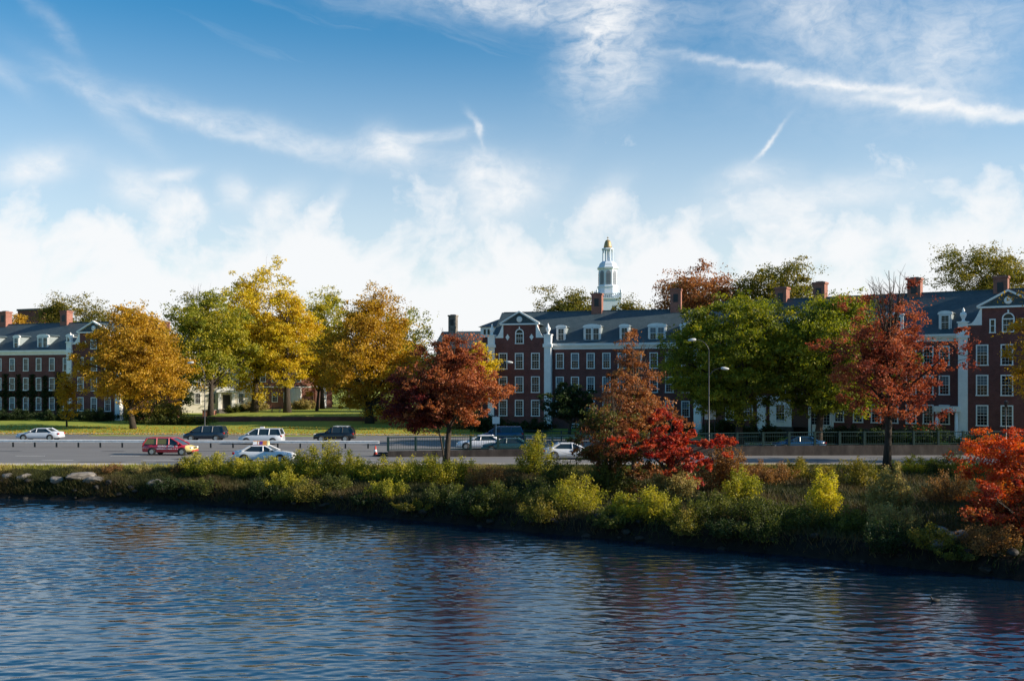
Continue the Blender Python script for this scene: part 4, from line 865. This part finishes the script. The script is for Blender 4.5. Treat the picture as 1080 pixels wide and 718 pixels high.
for i, (px, D, top, bot, w, mt, lab) in enumerate([(368, 225, 345, 440, 60, L_DGREEN, 'dark evergreen at the far end of the lawn'), (430, 215, 350, 445, 80, L_DGREEN, 'dark green tree behind the maroon tree'), (480, 165, 372, 450, 60, L_DGREEN, 'dark shady tree beside the hidden brick house'),
        (340, 235, 350, 440, 60, L_DGREEN, 'dark tree mass behind the brick cottage'), (255, 235, 340, 425, 90, L_OLIVE, 'olive tree filling the gap over the white house'), (170, 225, 360, 440, 50, L_OLIVE, 'olive tree between the left hall and the white house'),
        (190, 196, 372, 440, 30, L_DGREEN, 'dark green tree at the left corner of the white house')]):
    tree('background_tree', lab, px, D, top, bot, w, mt, nclu=90, nleaf=11000, leaf=.42, seed=50+i, tr=.35, shape='oval', csig=.14)
# unseen trees added beyond the right edge of the frame to shade the bank
for i, (x, y, h, r, mt) in enumerate([(56, 74, 15, 7.5, L_RUST), (72, 84, 17, 8.5, L_GREEN), (48, 55, 12, 6, L_ORED)]):
    px = x/y*F+540; tree('unseen_shade_tree', ['red tree', 'green tree', 'orange tree'][i]+' added unseen past the right edge to shade the bank', px, y, HY-(h-7)*F/y, HY-(2.5-7)*F/y, 2*r*F/y, mt, nclu=90, nleaf=12000, leaf=.3, seed=70+i, tr=.3, shape='oval', csig=.12)

# ------------------------------------------------------------------ shrubs
def bush(name, label, px, D, w, h, mat, n=3500, leaf=.12, seed=1, plume=.85, dep=None, z0=None, group=None, cat='shrub', nst=26):
    """many stems fanning from the root, leaves strung along them"""
    rg = np.random.default_rng(seed+1000); b0 = gp(px, D); z0 = float(terr(b0.x, b0.y)) if z0 is None else z0
    root = empty(name, (b0.x, b0.y, z0-.05), 0, label, cat, group); rx = w/2; ry = dep or rx*.9
    sb = MB(); P = []; T = []
    per = n//nst
    for i in range(nst):
        a = rg.random()*6.283; r = rg.random()**.6; tip = Vector((math.cos(a)*r*rx, math.sin(a)*r*ry, h*(1-.45*r*r)*(.6+.55*rg.random())))
        ft = Vector((tip.x*.35, tip.y*.35, -.1)); md = ft.lerp(tip, .55)+Vector((tip.x*.12, tip.y*.12, .06*h))
        sb.tube([ft, md, tip], [.022, .014, .004], 4, False)
        u = rg.random(per)**.75; A = np.array(ft)[None]*(1-u[:, None])+np.array(md)[None]*u[:, None]; B = np.array(md)[None]*(1-u[:, None])+np.array(tip)[None]*u[:, None]
        Q_ = A*(1-u[:, None])+B*u[:, None]; sp = (.30-.2*u*plume)*min(rx, h)*.62
        Q_ = Q_+rg.normal(size=(per, 3))*sp[:, None]*np.array([1, 1, .75]); P.append(Q_); T.append(np.clip(.5+(rg.random()-.5)*.6+rg.normal(size=per)*.15+(u-.5)*.2, .01, .99))
    P = np.concatenate(P); T = np.concatenate(T); P[:, 2] = np.maximum(P[:, 2], .02)
    V, Fq = leafquads(P, leaf, rg, .25, .45)
    sb.build('stem', BARK, root); npmesh('foliage', V, Fq, mat, root, T)
    return root
BL = [  # px, base py on slope -> distance, width m, height m, material, leaf, n, label
 (205, 80.2, 2.6, 1.9, L_BUSH, .13, 3500, 'yellow-green shrub at the left end of the bank thicket'),
 (228, 79.6, 3.0, 2.0, L_BUSH, .13, 4200, 'round yellow-green shrub second along the bank thicket'),
 (255, 79.0, 3.2, 1.8, L_BUSH, .13, 4200, 'low green-gold shrub below the taxi'),
 (285, 78.4, 3.2, 1.9, L_BUSH, .13, 4200, 'shrub on the bank directly below the taxi bonnet'),
 (315, 77.6, 3.0, 2.2, L_BUSH, .13, 4200, 'feathery yellow-green shrub below the silver minivan'),
 (343, 77.4, 3.4, 3.0, L_BUSH, .13, 6000, 'tallest feathery gold-green shrub between taxi and red maple'),
 (372, 76.6, 3.0, 2.1, L_BUSH, .13, 4200, 'yellow-green shrub just right of the tallest feathery one'),
 (402, 75.6, 3.2, 2.0, L_BUSH, .13, 4200, 'yellow-green bank shrub left of the red maple trunk'),
 (430, 74.6, 3.2, 2.1, L_BUSH, .13, 4500, 'yellow-green shrub under the maroon tree'),
 (458, 74.2, 3.2, 2.3, L_BUSH, .13, 4800, 'bright yellow-green shrub at the foot of the red maple'),
 (486, 74.4, 3.0, 2.0, L_BUSH, .13, 4200, 'yellow-green shrub just right of the red maple trunk'),
 (512, 72.0, 3.2, 1.6, L_BROWN, .12, 3500, 'brownish dry shrub right of the red maple'),
 (350, 73.2, 3.4, 1.3, L_BUSHG, .12, 3500, 'low dark green shrub at the waterline below the tallest shrub'),
 (300, 75.0, 3.4, 1.2, L_BUSH, .12, 3500, 'low shrub at the waterline below the taxi'),
 (410, 70.0, 3.6, 1.3, L_BUSH, .12, 3500, 'low shrub at the waterline left of the red maple trunk'),
 (470, 67.2, 3.6, 1.4, L_BUSHG, .12, 3600, 'low shrub at the waterline below the red maple'),
 (525, 65.5, 3.6, 1.7, L_BUSHG, .12, 4200, 'dark green shrub by the water left of centre'),
 (570, 64.0, 3.6, 1.9, L_BUSHG, .12, 4500, 'broad green shrub by the water below the white sedan'),
 (610, 62.5, 3.6, 2.1, L_BUSH, .12, 4500, 'olive shrub by the water below the red maple left side'),
 (566, 78.5, 3.0, 3.0, L_BUSH, .15, 4200, 'tall loose yellow-green shrub in front of the white sedan'),
 (590, 72.0, 3.4, 2.3, L_BUSHG, .13, 4000, 'dark green shrub between the tall loose shrub and the red maple'),
 (640, 68.0, 3.6, 2.4, L_BUSHG, .15, 5000, 'leafy green shrub under the bright red maple'),
 (712, 66.0, 3.0, 2.4, L_PALE, .15, 3800, 'pale green leafy shrub hanging below the bright red maple'),
 (660, 59.6, 2.4, 1.6, L_BUSH, .12, 4000, 'bright lime shrub by the water left of its larger twin'),
 (694, 59.0, 3.0, 2.0, L_BUSH, .12, 5500, 'larger bright lime shrub by the water below the red maple'),
 (765, 69.0, 3.6, 3.2, L_BROWN, .15, 5500, 'orange-brown shrub right of the bright red maple'),
 (778, 64.0, 3.0, 2.2, L_BUSH, .13, 4500, 'yellow-green shrub below the orange-brown one'),
 (752, 58.0, 3.2, 1.7, L_BUSHG, .12, 4200, 'green shrub by the water below the orange-brown shrub'),
 (800, 57.0, 3.4, 1.7, L_BUSHG, .12, 4200, 'green shrub by the water left of the yellow one'),
 (868, 58.6, 2.3, 2.9, L_YEL, .11, 5000, 'bright yellow upright shrub on the right bank'),
 (845, 55.2, 3.0, 1.5, L_BUSHG, .12, 4000, 'low green shrub by the water at the foot of the yellow one'),
 (890, 54.2, 3.0, 1.4, L_BUSHG, .12, 4000, 'low green shrub by the water right of the yellow one'),
 (938, 56.0, 2.4, 3.2, L_PALE, .14, 8000, 'pale straw-green shrub below the right roadside maple'),
 (940, 53.0, 3.0, 1.7, L_PALE, .12, 4500, 'spreading pale shrub at the foot of the straw-green one'),
 (1000, 62.0, 3.4, 2.0, L_BROWN, .12, 4000, 'dry brown shrub left of the orange maple'),
 (1010, 74.0, 4.2, 1.8, L_BUSHG, .13, 4500, 'green shrub at the top of the bank left of the orange maple'),
 (970, 77.0, 4.2, 1.4, L_BUSH, .13, 4200, 'low green-gold shrub right of the roadside maple trunk'),
 (810, 72.0, 4.2, 1.7, L_BROWN, .13, 4200, 'brown shrub on the upper bank right of the orange-brown one'),
 (905, 70.0, 4.2, 1.7, L_OLIVE, .13, 4200, 'dark olive shrub below the right roadside maple'),
 (850, 74.0, 4.2, 1.5, L_OLIVE, .13, 4200, 'dark olive shrub on the upper bank above the yellow one'),
 (985, 49.8, 2.6, 1.1, L_OLIVE, .11, 3000, 'low dark shrub by the water left of the orange maple'),
 (1045, 48.5, 3.0, 1.5, L_BROWN, .11, 3500, 'brown shrub by the water under the orange maple'),
 (150, 80.6, 1.7, 1.1, L_PALE, .10, 1600, 'small straw-coloured shrub among the stones at left'),
 (120, 81.0, 2.2, .9, L_BROWN, .10, 1600, 'low reddish shrub among the stones at left'),
 (190, 80.4, 1.8, 1.0, L_BROWN, .10, 1500, 'low orange-brown shrub where the stones end'),
]
for i, (px, D, w, h, mt, lf, n, lab) in enumerate(BL): bush('shrub', lab, px, D, w, h, mt, int(n*1.25), lf, i)
for i, x in enumerate(np.arange(-26, 24, 2.5)):
    if i % 5 == 2: continue
    x = float(x)+.9*math.sin(i*2.3); y = float(shore(x))+.6; bush('shrub', 'low dark shrub overhanging the waterline at the foot of the bank', x/y*F+540, y, 2.8+.6*math.sin(i*1.7), 1.1+.5*math.sin(i*2.9), (L_DGREEN, L_BUSHG, L_OLIVE)[i % 3], 3200, .12, 300+i, dep=1.3, group='low dark shrubs along the waterline')
# shrubs at the foot of the halls and the hedge
for i, (px, D, w, h, mt, lab) in enumerate([(190, 156, 13, 1.5, L_BUSHG, 'long clipped hedge on the left lawn below the white house'), (152, 160, 8, 3.6, L_BUSHG, 'tall green shrub at the end wall of the left hall'), (176, 158, 7, 4.2, L_OLIVE, 'tall olive shrub between the left hall and the white house'), (100, 164, 8, 2.0, L_DGREEN, 'dark shrub at the foot of the left hall gable'), (60, 166, 9, 1.8, L_DGREEN, 'dark shrub against the ivy hall wall'),
      (15, 168, 10, 1.8, L_DGREEN, 'dark shrub against the left hall at the left edge'), (250, 196, 6, 1.6, L_BUSHG, 'green shrub beside the white house steps'), (270, 196, 6, 1.8, L_PALE, 'pale shrub between the white and brick houses'), (320, 200, 6, 2, L_PALE, 'pale shrub before the brick houses'),
      (515, 138, 6, 2.2, L_DGREEN, 'dark shrub at the left corner of the middle hall'), (560, 137, 7, 1.7, L_DGREEN, 'dark shrub below the middle hall gable'), (640, 132, 8, 1.8, L_DGREEN, 'dark shrub against the middle hall wall'), (700, 128, 8, 2, L_DGREEN, 'dark shrub left of the notice board'),
      (765, 120, 6, 2.4, L_DGREEN, 'dark shrub left of the green tree trunk'), (800, 118, 6, 2.0, L_DGREEN, 'dark shrub right of the green tree trunk'), (890, 113, 7, 2.0, L_DGREEN, 'dark shrub under the tall ground floor window'), (930, 110, 7, 2.0, L_DGREEN, 'dark shrub behind the roadside maple trunk'), (975, 107, 6, 2.2, L_DGREEN, 'dark shrub by the small porch'),
      (1030, 104, 6, 1.8, L_DGREEN, 'dark shrub below the right gable'), (1075, 102, 6, 1.8, L_DGREEN, 'dark shrub at the right edge below the gable'), (410, 172, 9, 3.2, L_DGREEN, 'dark shrub mass behind the large ochre-olive tree'), (455, 150, 9, 2.6, L_BUSHG, 'green shrub on the lawn behind the maroon tree'), (490, 145, 7, 2.2, L_BROWN, 'brown shrub left of the middle hall')]):
    bush('shrub', lab, px, D, w, h, mt, 5000, .26, 100+i, dep=1.6, nst=60 if w > 9 else 40)
# ivy on the left hall
rg = np.random.default_rng(5); P = []
for xm in np.arange(FL.t(-100), FL.t(74), .05):
    pass
ivw = [FL.t(p) for p in (-85, -71, -57, -43, -29, -15, -1, 13, 27.5, 41, 55, 69.5)]
for i in range(len(ivw)-1):
    c = (ivw[i]+ivw[i+1])/2; hgt = 7.6+rg.random()*.9; n = 1100; z = .3+rg.random(n)*hgt; P.append(np.stack([c+rg.normal(size=n)*.33, -.06-.12*rg.random(n), z], 1))
n = 3500; P.append(np.stack([ivw[0]+rg.random(n)*(ivw[-1]-ivw[0]), -.06-.1*rg.random(n), 4.4+rg.random(n)*1.1], 1))
P = np.concatenate(P); V, Fq = leafquads(P, .24, rg, 0); o = npmesh('ivy', V, Fq, L_DGREEN, None, rg.random(len(P))); o.location = FL.o; o.rotation_euler = (0, 0, -FL.a); tag(o, 'dark ivy climbing between the windows of the left brick hall', 'ivy')

# ------------------------------------------------------------------ bank grass, weeds, fallen leaves
def blades(name, X, Y, h, w, mat, rg, lean=.35, zoff=0):
    n = len(X); Z0 = terr(X, Y)+zoff; a = rg.random(n)*6.283; hh = h*(.5+rg.random(n)); ww = w*(.6+.8*rg.random(n))
    B0 = np.stack([X-np.cos(a)*ww/2, Y-np.sin(a)*ww/2, Z0], 1); B1 = np.stack([X+np.cos(a)*ww/2, Y+np.sin(a)*ww/2, Z0], 1)
    L = rg.normal(size=(n, 2))*lean; T = np.stack([X+L[:, 0]*hh, Y+L[:, 1]*hh, Z0+hh], 1)
    V = np.stack([B0, B1, T], 1).reshape(-1, 3); return npmesh(name, V, np.arange(3*n).reshape(n, 3), mat, None, np.clip(rg.random(n)*.5+.5*(.5+.5*np.sin(X*.8+Y*.5)), .01, .99))
rg = np.random.default_rng(99)
n = 80000; X = rg.uniform(-48, 46, n); Y = rg.uniform(79.3, 83.4, n); k_ = Y > shore(X)+1.2; o = blades('bank_grass', X[k_], Y[k_], .26, .06, leaf_mat('grass_blade', [(.16, .18, .03), (.28, .28, .045), (.42, .36, .08), (.38, .25, .09)], .3), rg); tag(o, 'short dry grass along the top of the bank by the pavement', 'grass', kind='stuff')
n = 190000; X = rg.uniform(-45, 45, n); u = rg.random(n); Y = shore(X)+.25+u*(82-shore(X)-.25); k_ = Y < 82.5; o = blades('undergrowth', X[k_], Y[k_], .36, .055, leaf_mat('weed', [(.018, .026, .008), (.035, .045, .012), (.075, .065, .02), (.10, .06, .03)], .3), rg, .5); tag(o, 'rough weeds and low growth covering the river bank slope', 'undergrowth', kind='stuff')
n = 26000; X = rg.uniform(-46, 46, n); Y = rg.uniform(81.0, 83.8, n); P = np.stack([X, Y, terr(X, Y)+.05], 1); V, Fq = leafquads(P, .14, rg, .9); o = npmesh('fallen_leaves', V, Fq, L_BROWN, None, rg.random(n)); tag(o, 'fallen brown leaves strewn along the bank top', 'leaves', kind='stuff')
n = 7000; X = rg.uniform(-75, 0, n); Y = farcurb(X)+.3+rg.random(n)**2*18; P = np.stack([X, Y, terr(X, Y)+.05], 1); V, Fq = leafquads(P, .2, rg, .9); o = npmesh('fallen_leaves', V, Fq, L_OCHRE, None, rg.random(n)); tag(o, 'fallen ochre leaves strewn over the left lawn edge', 'leaves', kind='stuff')
# stones at the water's edge
def stone(seed):
    rg = np.random.default_rng(seed); import bmesh
    bm = bmesh.new(); bmesh.ops.create_icosphere(bm, subdivisions=3, radius=1)
    pl = [(Vector(rg.normal(size=3)).normalized(), .55+.35*rg.random()) for _ in range(9)]
    for v in bm.verts:
        for nrm, d in pl:
            e = v.co.dot(nrm)-d
            if e > 0: v.co -= nrm*e*.95
        v.co += Vector(rg.normal(size=3))*.012
    me = bpy.data.meshes.new('boulder'); bm.to_mesh(me); bm.free(); me.materials.append(STONE); return me
SM = [stone(i) for i in range(8)]
SMD = [m_.copy() for m_ in SM]
STONE_SHADE = ramp_mat('shaded_stone', [(.3, (.012, .011, .010)), (.6, (.035, .032, .028)), (.8, (.07, .062, .055))], 2.0, .6, .5)
for m_ in SMD: m_.materials[0] = STONE_SHADE  # waterline stones get a darker copy, shade at the bank foot in its colour
def put_stone(px, D, w, h, label, group=None, seed=0, dz=0):
    b0 = gp(px, D); o = link(bpy.data.objects.new('boulder', (SMD if group else SM)[seed % 8])); z = max(float(terr(b0.x, b0.y)), -2.1); o.location = (b0.x, b0.y, z+h*.25+dz); o.scale = (w*.42, w*.34, h*.5); o.rotation_euler = (0, 0, seed*1.3)
    tag(o, label, 'boulder', group)
put_stone(85, 79.7, 3.2, .8, 'long flat pale boulder on the left bank, largest of the left stones', seed=1, dz=.15)
put_stone(60, 79.4, 1.7, .7, 'square pale boulder near the water left of the long flat one', seed=2)
put_stone(26, 80.2, 1.5, .7, 'tilted grey boulder near the left edge of the shore', seed=3)
put_stone(8, 80.9, 1.6, .8, 'rough grey boulder highest on the bank at the left edge', seed=4)
put_stone(100, 78.9, 2.2, .8, 'brownish boulder at the waterline below the long flat one', seed=5)
put_stone(165, 77.9, 2.2, .7, 'grey boulder half in weeds right of the straw shrub', seed=6)
put_stone(990, 51.6, 1.5, .9, 'grey boulder on the right shore left of a paler one', seed=7)
put_stone(1012, 51.2, 1.9, .8, 'pale blue-grey boulder on the right shore under the orange maple', seed=8)
put_stone(987, 49.8, 1.2, .6, 'small boulder at the waterline below the right shore pair', seed=9)
rgs = random.Random(3); gx = []
for i in range(64):
    x = rgs.uniform(-42, 27); y = float(shore(x))+rgs.uniform(.05, .9); px = x/y*F+540; w = rgs.uniform(.3, .9)
    put_stone(px, y, w, w*rgs.uniform(.4, .6), 'dark rough stone edging the river along the foot of the bank', 'dark stones along the waterline', seed=i+10, dz=rgs.uniform(-.05, .12))
# duck on the water
bo = gp(986, 42); WZ = -2.0; root = empty('duck', (bo.x, bo.y, WZ), R(180), 'dark duck swimming on the river at lower right', 'duck')
root.scale = (.75, .75, .7); DK = plain('duck_feathers', (.014, .012, .010), .7, noise=.4, scale=20)
b = MB(); bodyp = [(-.30, .10, .02), (-.22, .09, .06), (-.1, .07, .11), (.03, .07, .12), (.14, .09, .09), (.19, .17, .045), (.205, .24, .04), (.23, .27, .05), (.28, .265, .035), (.30, .26, .015)]
b.tube([(x, 0, z) for x, z, r in bodyp], [r for x, z, r in bodyp], 10); b.build('body', DK, root, True)
b = MB(); b.tube([(.295, 0, .258), (.36, 0, .245)], [.018, .012], 6); b.build('bill', GOLD, root)
